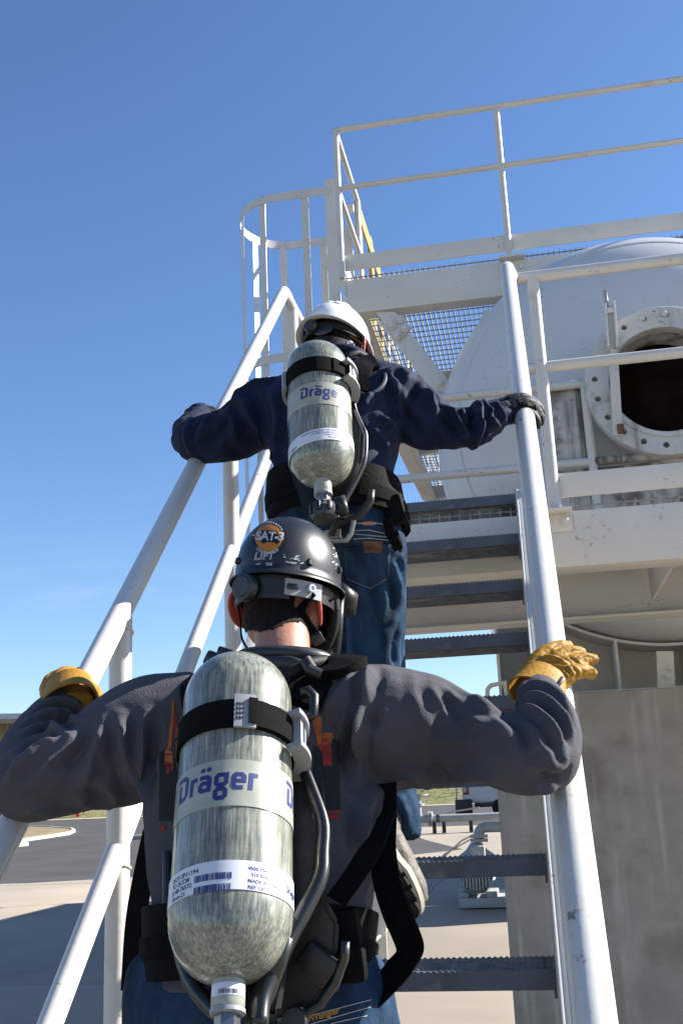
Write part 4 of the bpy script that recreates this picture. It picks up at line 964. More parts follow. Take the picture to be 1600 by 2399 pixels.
# sweatshirt
b = MB(); torso(b, sec1)
for p, r in arms1: limb(b, p, r, 6, 20)
shirt = fuse(b, .0058, 7, .5, True)
crumple(shirt, [(at(300, 1710, 1.86), elb_l, .004, 8, .13), (elb_l, wr_l, .006, 24, .08), (at(900, 1670, 1.88), at(1200, 1735, 1.77), .0035, 8, .13)], .0042, 9., 1.7)
def zz(ox, oy, s, L): return [((ox+x/s)/1.0204, (oy+y/s)/1.0204) for x, y in L]
za = lambda *L: zz(850, 1450, 2.613, L); zb = lambda *L: zz(0, 1500, 3.136, L); zc_ = lambda *L: zz(350, 1500, 2.613, L)
fold(shirt, [
    # right sleeve: the upper arm laps over the forearm, then rings of folds up to the wrist
    (za((600, 462), (740, 548), (860, 640), (975, 750)), 0.0162, 0.0164), (za((750, 560), (870, 610), (960, 680), (1050, 790)), 0.0162, -0.0180),
    (za((900, 560), (1000, 610), (1060, 690), (1120, 800), (1165, 855)), 0.0135, 0.0156), (za((950, 580), (1050, 640), (1110, 720), (1170, 830)), 0.0108, -0.0131),
    (za((960, 545), (1080, 575), (1160, 660), (1215, 790)), 0.0108, 0.0139), (za((985, 525), (1100, 545), (1190, 630), (1240, 740)), 0.0095, -0.0123),
    (za((950, 495), (1090, 495), (1195, 565), (1262, 680)), 0.0108, 0.0131), (za((950, 455), (1080, 450), (1190, 520), (1265, 630)), 0.0101, -0.0115), (za((955, 425), (1080, 412), (1180, 460), (1250, 560)), 0.0108, 0.0098),
    (za((1120, 890), (1190, 900), (1240, 820)), .011, .012), (za((1060, 960), (1150, 985), (1215, 960)), .010, -.010), (za((1030, 1000), (1100, 1035), (1190, 1000)), .011, .010),
    (za((300, 330), (325, 440), (335, 560)), .011, .004), (za((400, 400), (450, 490), (500, 570), (555, 640)), .012, .008), (za((350, 400), (400, 500), (460, 600)), .012, -.004), (za((470, 410), (560, 500), (660, 600), (765, 705)), .011, .008), (za((470, 460), (560, 570), (640, 650)), .012, -.005), (za((560, 440), (650, 520), (740, 600)), .012, -.004),
    (za((180, 1000), (260, 950), (420, 985), (560, 1000)), .013, .012), (za((420, 890), (480, 960), (540, 990)), .012, -.010), (za((560, 1000), (700, 960), (860, 1000)), .013, .010), (za((250, 900), (330, 960), (400, 1010)), .011, .008),
    # right half of the back
    (zc_((1345, 165), (1320, 290), (1285, 480), (1255, 830)), .010, .022), (zc_((1300, 330), (1345, 430), (1400, 560)), .012, -.010), (zc_((1310, 250), (1270, 400), (1225, 560), (1210, 800)), .010, -.015), (zc_((1380, 200), (1345, 300), (1350, 430)), .009, .012), (zc_((1260, 200), (1160, 330), (1060, 470)), .013, .010),
    (zc_((1450, 880), (1340, 1000), (1290, 1180), (1290, 1290)), .013, .016), (zc_((1180, 600), (1230, 850), (1240, 1050)), .014, -.010), (zc_((1500, 900), (1440, 960), (1400, 1090)), .012, .012), (zc_((1240, 880), (1260, 1060), (1300, 1240)), .012, .010),
    # left sleeve and the left half of the back
    (zb((870, 560), (895, 760), (950, 940), (1010, 1070)), .011, .016), (zb((830, 600), (850, 800), (905, 980)), .011, -.010), (zb((1075, 540), (1045, 740), (1050, 980), (1090, 1220)), .011, .016), (zb((1130, 600), (1110, 850), (1130, 1100)), .011, -.010), (zb((760, 620), (700, 830), (610, 1090)), .013, .013), (zb((680, 640), (600, 800), (500, 960)), .012, -.010), (zb((590, 690), (450, 800), (300, 960)), .012, .012), (zb((700, 1000), (820, 1100), (870, 1200)), .012, .010),
    (zb((560, 1140), (650, 1190), (760, 1200), (860, 1200)), .013, .012), (zb((400, 1290), (300, 1240), (180, 1250)), .013, .010), (zb((60, 1060), (160, 900), (320, 790), (480, 700)), .012, .014), (zb((150, 800), (290, 720), (440, 690)), .009, -.018),
    (zb((180, 690), (280, 640), (400, 650), (500, 680)), 0.0108, 0.0131), (zb((215, 640), (310, 590), (420, 600), (530, 640)), 0.0101, -0.0115), (zb((240, 590), (340, 545), (450, 545), (560, 590)), 0.0108, 0.0123), (zb((265, 550), (360, 500), (470, 500), (580, 545)), 0.0095, -0.0098), (zb((290, 510), (390, 460), (490, 455), (590, 490)), 0.0108, 0.0098)])
sh1 = link('sweatshirt', shirt, M['shirt'], W1, smooth=180); T1 = wbvh(sh1)
# printed refinery skyline on the back of the sweatshirt (most of it behind the cylinder)
zl = lambda *L: zz(350, 1500, 2.613, L)
OR = [zl((140, 372), (156, 372), (150, 520), (140, 665), (118, 665)), zl((165, 545), (185, 535), (198, 560), (198, 740), (165, 720)), zl((100, 680), (118, 665), (150, 690), (148, 760), (100, 740)), zl((1000, 470), (1055, 470), (1055, 640), (1028, 640), (1028, 520), (1000, 520)), zl((1058, 570), (1128, 566), (1122, 605), (1108, 640), (1060, 640))]
RD = [zl((155, 470), (172, 440), (178, 600), (158, 660)), zl((98, 742), (150, 762), (150, 800), (102, 830)), zl((1060, 605), (1110, 600), (1116, 735), (1120, 770), (1062, 770)), zl((1030, 640), (1060, 640), (1060, 690), (1034, 660)), zl((70, 1135), (98, 1130), (102, 1168), (72, 1172)), zl((1085, 1050), (1162, 1042), (1162, 1062), (1085, 1070)), zl((1085, 1078), (1160, 1070), (1160, 1090), (1088, 1098)), zl((885, 1010), (905, 1010), (912, 1110), (888, 1110))]
BK = [zl((66, 690), (98, 670), (100, 830), (185, 820), (180, 1110), (62, 1110)), zl((1060, 772), (1120, 772), (1118, 600), (1160, 620), (1165, 1040), (1085, 1040)), zl((1000, 640), (1030, 660), (1060, 700), (1060, 1000), (1010, 990))]
for nm, P, m in (('printed_skyline', BK, 'pblack'), ('printed_skyline', OR, 'porange'), ('printed_skyline', RD, 'pred')):
    for q_ in P: decal(nm, flat2d([q_], 7), T1, m, W1, .0012 if m == 'pblack' else .0018)
lines = [zl((160, 740), (160, 625), (172, 606), (196, 604)), zl((104, 830), (104, 770), (130, 765), (132, 815)), zl((160, 800), (160, 745), (190, 742)), zl((96, 705), (150, 700))]
decal('printed_pipework', flat2d(stroke2d(lines, 2.6), 7), T1, 'pblack', W1, .0024)
# neck band of the sweatshirt and of the undershirt
b = MB(); nb_ = secring((552, 762, 1526, 1.94, .068), 0, 32); b.tube(nb_+[nb_[0]], .013, 8, caps=False); b.out('neck_band', 'dkgrey', W1, smooth=180)
# jeans
b = MB(); torso(b, [(316, 906, 2430, 1.73, .125), (324, 890, 2350, 1.725, .122), (362, 838, 2275, 1.72, .113)], .004)
for p, r in legs1: limb(b, p, r, 6, 18, 1.06)
jeans = fuse(b, .0075, 6); crumple(jeans, [(p[3]-V(0, 0, .1), p[3]+V(0, 0, .1), .006, 18, .12) for p, r in legs1], .003, 12., 5.)
TJ1 = wbvh(link("jeans", jeans, M["denim"], W1, smooth=180))
decal('stitched_word', text2d('Wrangler', 20, .3), TJ1, 'gold', W1, .002, place2d(705, 2347, 1., rad(-16)))
for a, c in (((690, 2338), (850, 2296)), ((700, 2355), (850, 2312)), ((760, 2350), (842, 2332))): decal('seam', flat2d(stroke2d([[a, c]], 1.6), 12), TJ1, 'thread', W1, .0016)
def boot(parent, an, fwd, pitch=0., k=1., m='boot', up=(0, 0, 1)):
    F = head_frame(an, fwd, up) @ Matrix.Rotation(pitch, 4, 'X') @ Matrix.Scale(k, 4); R3 = F.to_3x3(); b = MB()
    limb(b, [F @ V(0, -.03, .10), F @ V(0, -.03, .03), F @ V(0, -.01, -.025), F @ V(0, .07, -.035), F @ V(0, .15, -.045), F @ V(0, .195, -.05)], [.052, .05, .048, .043, .040, .026], 6, 18)
    me = fuse(b, .0045, 5); crumple(me, [], .002, 40, 2); bo = link('boot', me, M[m], parent, smooth=180)
    out = []
    for i in range(28):
        t = 2*PI*i/28; x = .047*math.cos(t)*(1 if math.sin(t) > 0 else .82); y = .065+.148*math.sin(t); out.append((x*(1+.12*max(0, math.sin(t)-.2)), y))
    b = MB(); b.prism([F @ V(x, y, -.085) for x, y in out], (0, 0, 0), R3 @ V(0, 0, .022)); b.out('midsole', 'midsole', bo)
    b = MB(); b.prism([F @ V(x*.98, y*.985+.001, -.098) for x, y in out], (0, 0, 0), R3 @ V(0, 0, .012)); b.out('outsole', 'sole', bo)
    for r in range(8):
        for c in (-1, 0, 1):
            y = -.055+.034*r; wd = .026 if abs(y-.065) < .11 else .019; b = MB(); b.box(F @ V(c*wd*1.12, y, -.103), (wd, .024, .012), R3, .002); b.out('lug', 'sole', bo)
    return bo
boot(W1, an_l, (0, 1, 0)); boot(W1, an_r, (0, 1, 0))

# gloves of the near climber
A_ = at
rg = [([A_(1196, 1588, 1.985), A_(1222, 1535, 2.012), A_(1250, 1500, 2.032), A_(1282, 1485, 2.052), A_(1311, 1481, 2.07)], [.020, .020, .0155, .0130, .0085]),
      ([A_(1216, 1592, 1.98), A_(1250, 1540, 2.002), A_(1282, 1510, 2.02), A_(1315, 1497, 2.042), A_(1341, 1499, 2.06)], [.022, .021, .0155, .0135, .009]),
      ([A_(1238, 1594, 1.98), A_(1272, 1550, 1.995), A_(1303, 1526, 2.008), A_(1340, 1514, 2.03), A_(1368, 1513, 2.045)], [.022, .021, .0155, .0135, .009]),
      ([A_(1262, 1594, 1.978), A_(1290, 1562, 1.988), A_(1314, 1546, 1.995), A_(1342, 1541, 2.012), A_(1365, 1550, 2.022)], [.020, .019, .0155, .0138, .0105]),
      ([A_(1208, 1582, 2.01), A_(1228, 1560, 2.06), A_(1262, 1560, 2.10), A_(1300, 1560, 2.11)], [.018, .016, .013, .011])]
gl = glove('glove', 'glove', W1, rg, .003, sm=5)
zg = lambda *L: zz(1150, 1480, 5.227, L)
def creases(o, F_):
    me = o.data; me.transform(wm(o)); fold(me, F_); me.transform(wm(o).inverted()); me.update()
creases(gl, [(zg((620, 310), (760, 310), (930, 390)), .0035, .005), (zg((540, 435), (720, 420), (940, 440), (990, 500)), .0035, .005), (zg((600, 360), (760, 360), (900, 420)), .003, -.004), (zg((750, 490), (850, 480), (950, 540)), .003, .004), (zg((740, 240), (850, 170), (985, 150)), .002, .003), (zg((900, 270), (1000, 210), (1130, 225)), .002, .003), (zg((1040, 330), (1150, 285), (1285, 310)), .002, .003), (zg((1130, 480), (1230, 450), (1310, 500)), .002, .003), (zg((1000, 440), (1060, 500), (1040, 560)), .003, -.004), (zg((950, 300), (1020, 350), (1080, 390)), .0025, -.004)])
def cuff(c0, c1, ra, rb, m, parent, name='glove_cuff', n=28, thick=.004, fl=1., up=None, wob=.0):
    z = (Vector(c1)-Vector(c0)).normalized(); F = frame(c0, z, up or (0, 1, 0)); L = (Vector(c1)-Vector(c0)).length; A = []
    for r, h, i in ((ra, 0, 0), ((ra+rb)/2, L*.5, 0), (rb, L, 0), (rb-thick, L, 1), ((ra+rb)/2-thick, L*.5, 1), (ra-thick, 0, 1)):
        A.append([F @ V(r*math.cos(2*PI*j/n)*(1+wob*math.sin(3*2*PI*j/n+h*40)), r*fl*math.sin(2*PI*j/n)*(1+wob*math.cos(2*2*PI*j/n)), h+wob*.05*math.sin(2*2*PI*j/n)) for j in range(n)])
    b = MB(); b.loft(A+[A[0]], caps=False); return b.out(name, m, parent, smooth=50)
cuff(A_(1252, 1552, 1.985), A_(1231, 1600, 1.945), .040, .055, 'glove', W1, fl=.80, wob=.03)
b = MB(); b.beam(A_(1278, 1575, 1.91), A_(1292, 1556, 1.925), .009, .007, (0, -1, 0), .002); b.out('wrist_tab', 'blackp', W1)

lg = [([A_(128, 1618, 1.985), A_(118, 1580, 2.03), A_(132, 1556, 2.07), A_(168, 1556, 2.115), A_(196, 1590, 2.11)], [.024, .023, .017, .014, .011]),
      ([A_(148, 1616, 1.98), A_(140, 1572, 2.03), A_(152, 1548, 2.075), A_(185, 1552, 2.12), A_(208, 1588, 2.11)], [.026, .025, .017, .014, .011]),
      ([A_(170, 1616, 1.98), A_(166, 1578, 2.03), A_(178, 1560, 2.07), A_(202, 1566, 2.115), A_(222, 1600, 2.10)], [.026, .024, .017, .014, .011]),
      ([A_(192, 1618, 1.985), A_(192, 1592, 2.03), A_(203, 1580, 2.06), A_(220, 1590, 2.10), A_(230, 1615, 2.09)], [.022, .021, .016, .013, .011]),
      ([A_(130, 1612, 2.0), A_(112, 1590, 2.04), A_(112, 1575, 2.09), A_(140, 1575, 2.13)], [.02, .018, .014, .011])]
g_l = glove('glove', 'glove', W1, lg, .003, sm=5)
creases(g_l, [([(120, 1590), (150, 1570), (180, 1585)], .005, .008), ([(128, 1575), (155, 1556), (190, 1570)], .005, -.007), ([(140, 1560), (165, 1548), (190, 1556)], .0045, .007), ([(180, 1580), (200, 1592), (215, 1606)], .003, .004)])
cuff(A_(158, 1575, 2.01), A_(160, 1622, 1.96), .048, .062, 'glove', W1, fl=.85, wob=.03)

# ------------------------------------------------------------------ black helmet
def helmet(name, F, rx, ry, rz, m, label, rim=.012, inner='blackp', group=None):
    h = thing(name, F.translation, label, 'helmet'); S_ = Matrix.Diagonal((rx, ry, 1, 1)); b = MB(); prof = []
    for i in range(19):
        t = PI/2*i/18; prof.append((max(.004, math.sin(t)**.92), rz*math.cos(t)**.95))
    prof += [(1.0, -.012), (1+rim/rx*.6, -.018), (1+rim/rx, -.022), (1+rim/rx, -.025), (1+rim/rx*.5, -.0225), (.965, -.016), (.955, 0)]
    for i in range(16, -1, -1):
        t = PI/2*i/18; prof.append((max(.004, .955*math.sin(t)), (rz-.006)*math.cos(t)))
    b.lathe(prof, 64, F @ S_); o = b.out('shell', m, h, smooth=60); return h, o
FH1 = head_frame(at(663, 1328, 2.03), (.26, .95, -.10), (.07, .06, 1))
hat1, shell1 = helmet('black_helmet', FH1, .101, .124, .123, 'gloss', 'scuffed glossy black safety helmet with a round orange sticker on its back', .009)

TH1 = wbvh(shell1)
R1 = FH1.to_3x3()
def band(F, rx, ry, z0, z1, m, parent, name, a0=0, a1=2*PI, th=.003, n=60):
    A = []
    for j in range(n+1):
        t = a0+(a1-a0)*j/n; c, s = math.cos(t), math.sin(t); A.append([F @ V((rx)*c, (ry)*s, z0), F @ V((rx+th)*c, (ry+th)*s, z0), F @ V((rx+th)*c, (ry+th)*s, z1), F @ V(rx*c, ry*s, z1)])
    b = MB(); b.loft(A, caps=abs(a1-a0) < 6.2); return b.out(name, m, parent, smooth=35)
band(FH1, .088, .106, -.062, -.026, 'blackp', hat1, 'headband')
band(FH1, .092, .111, -.070, -.024, 'blackp', hat1, 'rear_band', -PI*.86, -PI*.30, .005)
kd = FH1 @ V(.115*math.cos(-PI*.56), .125*math.sin(-PI*.56), -.050); kn = (kd-FH1.translation); kn = (R1 @ V(math.cos(-PI*.56), math.sin(-PI*.56), -.05))
b = MB(); b.lathe([(.0, .016), (.019, .016), (.021, .013), (.0255, .012), (.027, .004), (.027, -.004), (.024, -.006)], 32, frame(kd, kn)); b.out('ratchet_knob', 'dkgrey', hat1)
pl_ = band(FH1, .0935, .1125, -.062, -.030, 'greyp', hat1, 'side_plate', -PI*.33, -PI*.09, .0045)
b = MB(); q = FH1 @ V(.104*math.cos(-PI*.18), .120*math.sin(-PI*.18), -.044); qn = R1 @ V(math.cos(-PI*.19), math.sin(-PI*.19), 0); b.lathe([(.0, .002), (.004, .002), (.0042, .006), (.0075, .006), (.0075, -.004)], 20, frame(q, qn)); b.out('eyelet', 'label', hat1)
b = MB(); q = FH1 @ V(.105*math.cos(-PI*.29), .120*math.sin(-PI*.29), -.046)
b.box(q, (.022, .004, .011), FH1.to_3x3() @ Matrix.Rotation(-PI*.29+PI/2, 3, 'Z'), .002); b.out('ratchet_slot', 'blackp', hat1)
for x, y in ((712, 1291), (777, 1309), (548, 1288)):
    p, n = hit(TH1, x, y)
    if p: b = MB(); b.lathe([(.0, .006), (.006, .006), (.0075, .003), (.0078, -.004)], 16, frame(p, n)); b.out('rivet', 'blackp', hat1)
# stickers on the shell (drawn in the plane of the picture, carried onto the shell)
cx, cy = zz(500, 1180, 3.136, [(408, 252)])[0]
circ2 = lambda x, y, r, n=40, sx=1.: [(x+r*sx*math.cos(2*PI*i/n), y+r*math.sin(2*PI*i/n)) for i in range(n)]
def ringp(x, y, r0, r1, n=40, sx=1.): return [[(x+r1*sx*math.cos(a), y+r1*math.sin(a)), (x+r0*sx*math.cos(a), y+r0*math.sin(a)), (x+r0*sx*math.cos(c), y+r0*math.sin(c)), (x+r1*sx*math.cos(c), y+r1*math.sin(c))] for a, c in [(2*PI*i/n, 2*PI*(i+1)/n) for i in range(n)]]
decal('sticker', flat2d([circ2(cx+1, cy, 40)], 7), TH1, 'sblack', hat1, .0006)
decal('sticker_disc', flat2d([circ2(cx, cy, 31)], 6), TH1, 'sorange', hat1, .0010)
tr = zz(500, 1180, 3.136, [(352, 200), (470, 200), (474, 235), (494, 250), (490, 288), (350, 284)])
decal('sticker_truck', flat2d([tr]+[circ2(*zz(500, 1180, 3.136, [q])[0], 4.5, 12) for q in ((372, 282), (466, 285))], 6), TH1, 'sblack', hat1, .0014)
decal('sticker_word', text2d('SAT-3', 27, 1.0, .12, 8, 'CENTER', .92), TH1, 'swhite', hat1, .0020, place2d(cx+2, cy+6, 1., rad(2)))
def arctext(s, cx, cy, r, a0, size, flip=False):
    Vs, Fs = [], []; k = len(s); stepa = size*.66/r
    for i, ch in enumerate(s):
        if ch == ' ': continue
        v, f = text2d(ch, size, .2, 0, None, 'CENTER'); a = a0 + (i-(k-1)/2)*stepa*(-1 if flip else 1); n0 = len(Vs)
        for x, y in v:
            if flip: px, py = x, -y; ang = a-PI/2; X = cx + r*math.cos(a); Y = cy + r*math.sin(a)
            else: px, py = x, -y; ang = a+PI/2; X = cx + r*math.cos(a); Y = cy + r*math.sin(a)
            Vs.append((X+px*math.cos(ang)-py*math.sin(ang), Y+px*math.sin(ang)+py*math.cos(ang)))
        Fs += [[n0+j for j in q] for q in f]
    return Vs, Fs
decal('sticker_word', arctext('CONTRACTOR', cx-1, cy, 38, PI/2+.05, 9, True), TH1, 'swhite', hat1, .0016)
decal('sticker_word', arctext('Permanente', cx, cy, 33, -PI/2+.25, 8.5), TH1, 'swhite', hat1, .0016)
lx, ly = zz(500, 1180, 3.136, [(300, 412)])[0]
decal('sticker_word', text2d('LIFT', 23, 1.1, .25, 8, 'LEFT', 1.08), TH1, 'greyp', hat1, .0010, place2d(lx, ly, 1., rad(-2)))
b_ = zz(500, 1180, 3.136, [(385, 455)])[0]; decal('sticker_word', text2d('YRS', 9, .4), TH1, 'swhite', hat1, .0010, place2d(*b_))
b_ = zz(500, 1180, 3.136, [(315, 443), (350, 440), (350, 446), (316, 449)]); decal('sticker_word', flat2d([b_], 6), TH1, 'swhite', hat1, .0010)
random.seed(5); scr = []
for (x, y, n, sx, sy) in ((585, 440, 9, 34, 9), (610, 402, 8, 22, 8), (560, 380, 3, 50, 12), (890, 370, 12, 10, 50), (270, 230, 4, 22, 40)):
    for _ in range(n):
        X, Y_ = zz(500, 1180, 3.136, [(x+random.gauss(0, sx), y+random.gauss(0, sy))])[0]; a = random.uniform(-.5, .6); l = random.uniform(2, 7); t = random.uniform(.8, 3.0)
        scr.append([(X-l*math.cos(a), Y_-l*math.sin(a)), (X+t*math.sin(a), Y_-t*math.cos(a)), (X+l*math.cos(a), Y_+l*math.sin(a)), (X-t*.6*math.sin(a), Y_+t*.6*math.cos(a))])
s_ = decal('scuff_marks', flat2d(scr, 6), TH1, 'swhite', hat1, .0007); s_['kind'] = 'stuff'
# chin straps
strap([FH1 @ V(.088, -.055, -.050), at(692, 1405, 1.958), at(716, 1448, 1.985), at(742, 1484, 2.03), at(752, 1496, 2.10)], .021, .003, (.75, -.35, .5), 'chin_strap', 'web', hat1)
strap([FH1 @ V(.098, .01, -.045), at(748, 1400, 2.06), at(750, 1450, 2.08), at(748, 1485, 2.10)], .014, .003, (.3, -1, 0), 'chin_strap', 'web', hat1)
strap([FH1 @ V(-.098, -.03, -.045), at(552, 1420, 2.02), at(556, 1465, 2.04), at(575, 1500, 2.08)], .016, .003, (.3, -1, 0), 'chin_strap', 'web', hat1)
b = MB(); b.beam(at(722, 1456, 1.985), at(734, 1476, 2.01), .024, .010, (0, -1, .2), .003); b.out('slide_buckle', 'dkgrey', hat1)
b = MB(); b.box(at(753, 1350, 2.06), (.010, .012, .05), None, .003); b.out('strap_hook', 'label', hat1)
# breathing mask worn in front of the face, its edge showing right of the helmet
mk = thing('breathing_mask', F1 @ V(0, .11, -.02), 'black full-face breathing mask, its rim showing right of the black helmet', 'mask')
Rm = F1.to_3x3(); b = MB(); t = bmesh.new(); bmesh.ops.create_uvsphere(t, u_segments=40, v_segments=28, radius=1)
bmesh.ops.delete(t, geom=[v for v in t.verts if v.co.y < -.05], context='VERTS')
for v in t.verts: v.co = Vector((v.co.x*.088, v.co.y*.085+.062, v.co.z*.105-.03))
t.transform(F1); b.join(t); b.out('visor', 'glass', mk, smooth=180)
A = []
for j in range(41):
    a = 2*PI*j/40; A.append(F1 @ V(.090*math.cos(a), .055, .108*math.sin(a)-.03))
b = MB(); b.tube(A, .011, 10, caps=False); b.out('rim', 'rubber', mk, smooth=180)
b = MB(); b.tube([at(776, 1350, 2.10), at(797, 1375, 2.13), at(800, 1410, 2.15)], [.016, .024, .015], 14); b.out('strap_boss', 'blackp', mk, smooth=180)
b = MB(); b.tube([at(780, 1372, 2.10), at(776, 1430, 2.10), at(770, 1500, 2.10)], .0105, 12); b.out('side_tube', 'gloss', mk, smooth=180)
# ================================================================== BREATHING APPARATUS
def cylinder_set(PB, PT, R, label, name_pos, px, strap_y, lab1_y, lab2_y, side_sh=0.):
    """root + wound cylinder with its printed labels; returns root, frame, length"""
    z = (PT-PB).normalized(); F = frame(PB, z, (PB+PT)/2-CAM); L = (PT-PB).length
    # turn the frame so that -Y faces the lens side
    root = thing('breathing_apparatus', PB, label, 'air tank', 'breathing sets on the climbers\' backs')
    b = MB(); prof = [(.0, -R*1.02)]
    for i in range(1, 15):
        t = PI/2*i/14; prof.append((R*math.sin(t)**.9, -R*1.02*math.cos(t)))
    prof += [(R, L*.33), (R, L*.66)]
    for i in range(0, 14):
        t = PI/2*i/14; prof.append((R*math.cos(t)**.9, L+R*.98*math.sin(t)))
    prof.append((.0, L+R*.98)); b.lathe(prof, 72); cyl = b.out('cylinder', 'fibre', root, frame=F, smooth=50)
    def zof(y):
        lo, hi = -R, L+R
        for _ in range(50):
            m = (lo+hi)/2
            if proj(F @ V(0, -R, m))[1] > y: lo = m
            else: hi = m
        return (lo+hi)/2
    def sleeve(y0, y1, m, nm, r=R+.0006, t=.0008, slant=0.):
        z0, z1 = zof(y1), zof(y0); n = 72; A = []
        for j in range(n+1):
            a = 2*PI*j/n; c, s = math.cos(a), math.sin(a); dz = slant*c
            A.append([V((r-.001)*c, (r-.001)*s, z0+dz), V((r+t)*c, (r+t)*s, z0+dz), V((r+t)*c, (r+t)*s, z1+dz), V((r-.001)*c, (r-.001)*s, z1+dz)])
        b = MB(); b.loft(A, caps=False); return b.out(nm, m, cyl, frame=F, smooth=35), z0, z1
    def wrap(VF, u0, v0, s, m, nm, par, r=R+.0018, slant=0., sy=None):
        def fn(x, y):
            th = u0 + s*x/R; return V(r*math.sin(th), -r*math.cos(th), v0+(sy or s)*y + slant*math.sin(th))
        return link(nm, meshof(*VF, fn), M[m], par, frame=F, smooth=60)
    return root, cyl, F, L, zof, sleeve, wrap
def valve_end(root, F, R, big):
    # threaded neck under the bottom dome, then the valve
    z0 = -R*1.0; n_ = [(.0215, z0+.010), (.0225, z0-.004), (.0225, z0-.030), (.020, z0-.034)]
    b = MB(); b.caps = True; b.lathe(n_, 32, F); nk = b.out('neck', 'cream', root, smooth=35)
    b = MB(); b.caps = True; b.lathe([(.0235, z0-.0345), (.0235, z0-.040), (.020, z0-.041)], 32, F); b.out('neck_ring', 'greyp', nk, smooth=35)
    b = MB(); b.caps = True; b.lathe([(.017, z0-.0415), (.017, z0-.062)], 6, F); b.out('valve_nut', 'metal', root, smooth=20)
    b = MB(); b.caps = True; b.lathe([(.019, z0-.0625), (.020, z0-.066), (.019, z0-.071)], 24, F); b.out('valve_ring', 'cream', root)
    return nk, z0

# ---- the near climber's set
PB, PT = at(530, 2108, 1.500), at(546, 1620, 1.655); RA = .0862
ap1, cyl1, FA, LA, zA, sleeveA, wrapA = cylinder_set(PB, PT, RA, 'near breathing set, pale wound air cylinder strapped to the back of the person in grey', None, None, None, None, None)
o, z0, z1 = sleeveA(1744, 1850, 'cream', 'maker_label')
LP, LW = logo_polys(); LV = flat2d(LP, .35)
sc_ = .131/LW
for k in range(3):
    u0 = rad(-66)+k*rad(126); wrapA(LV, u0, z0+(z1-z0)*.34, sc_, 'ink', 'printed_name', o, sy=sc_*.98)
o2, z2, z3 = sleeveA(1975, 2042, 'label', 'data_label')
hh = z3-z2; ts = .0088
for i, s in enumerate(('DOT-SP11194', 'TC-3CCM', '6148-76572', '10-xx-21')): wrapA(text2d(s, 1, .02), rad(-66), z3-.0128-i*hh*.215, ts, 'ink', 'printed_line', o2)
for i, s in enumerate(('4500 PSIG', '310 BAR', 'MADE IN USA', 'REF 10079')): wrapA(text2d(s, 1, .02), rad(14)+(.05 if i == 1 else 0), z3-.0128-i*hh*.215, ts*.85, 'ink', 'printed_line', o2)
random.seed(9)
for r in range(2):
    bars = []; x = 0
    while x < .052:
        wd = random.choice((.0006, .0012, .002)); bars.append([(x, 0), (x+wd, 0), (x+wd, .0095), (x, .0095)]); x += wd+random.choice((.0004, .0007, .001))
    q = wrapA(flat2d(bars, .01), rad(-35), z3-.0265-r*.0155, 1., 'ink', 'barcode', o2); q['kind'] = 'stuff'
wrapA(LV, rad(58), z2+hh*.32, .035/LW, 'ink', 'printed_name', o2)
# retaining strap, buckle and bracket
s1, zs0, zs1 = sleeveA(1609, 1671, 'web', 'retaining_strap', RA+.0015, .004)
zmid = (zs0+zs1)/2; hs = (zs1-zs0)
def arcband(F, r, z0, z1, a0, a1, th, m, nm, par, n=24, bev=0., r1=None):   # angles from the side facing the lens
    A = []
    for j in range(n+1):
        a = a0+(a1-a0)*j/n; c, s = math.sin(a), -math.cos(a); A.append([F @ V(r*c, r*s, z0), F @ V((r+th)*c, (r+th)*s, z0), F @ V((r+th)*c, (r+th)*s, z1), F @ V(r*c, r*s, z1)])
    b = MB(); b.loft(A)
    if bev: bmesh.ops.bevel(b.bm, geom=b.bm.edges[:], offset=bev, segments=2, affect='EDGES')
    return b.out(nm, m, par, smooth=35)
bk = arcband(FA, RA+.0058, zs0-.003, zs1+.006, rad(-3), rad(17), .005, 'greyp', 'strap_buckle', ap1, 8)
p_ = [(RA+.0112, a, z) for a in (rad(-.5), rad(2), rad(4.5)) for z in (zmid-.012, zmid-.004, zmid+.004, zmid+.012)]
b = MB()
for r, a, z in p_: b.caps = True; b.lathe([(.0018, -.001), (.0018, .001)], 8, frame(FA @ V(r*math.sin(a), -r*math.cos(a), z), FA.to_3x3() @ V(math.sin(a), -math.cos(a), 0)))
b.out('grip_dots', 'dkgrey', bk)['kind'] = 'stuff'
arcband(FA, RA+.0105, zs0+.003, zs1-.001, rad(10), rad(17.5), .004, 'web', 'buckle_slot', bk, 6)
arcband(FA, RA+.0065, zs0+.001, zs1-.001, rad(18), rad(62), .0025, 'web', 'strap_end', ap1, 10)
br = arcband(FA, RA+.004, zs1-.004, zs1+.004, rad(56), rad(128), .024, 'greyp', 'cradle_bracket', ap1, 20)
arcband(FA, RA+.004, zs0-.014, zs0-.006, rad(56), rad(128), .026, 'greyp', 'flange', br, 20)
arcband(FA, RA+.010, zs0-.006, zs1-.004, rad(64), rad(70), .012, 'greyp', 'web_plate', br, 4); arcband(FA, RA+.008, zs0-.006, zs1-.004, rad(78), rad(92), .014, 'label', 'web_plate', br, 6)
arcband(FA, RA+.008, zs0-.006, zs1-.004, rad(94), rad(124), .012, 'blackp', 'web_plate', br, 8)
nk, zn = valve_end(ap1, FA, RA, False)
arcn = lambda a, r, z: V(r*math.sin(a), -r*math.cos(a), z)
b = MB(); A = [[FA @ arcn(a, .0228, zn-.006), FA @ arcn(a, .0232, zn-.006), FA @ arcn(a, .0232, zn-.022), FA @ arcn(a, .0228, zn-.022)] for a in [rad(-70)+rad(140)*i/16 for i in range(17)]]; b.loft(A); lb1 = b.out('neck_label', 'label', nk)
bars = []; x = 0
random.seed(4)
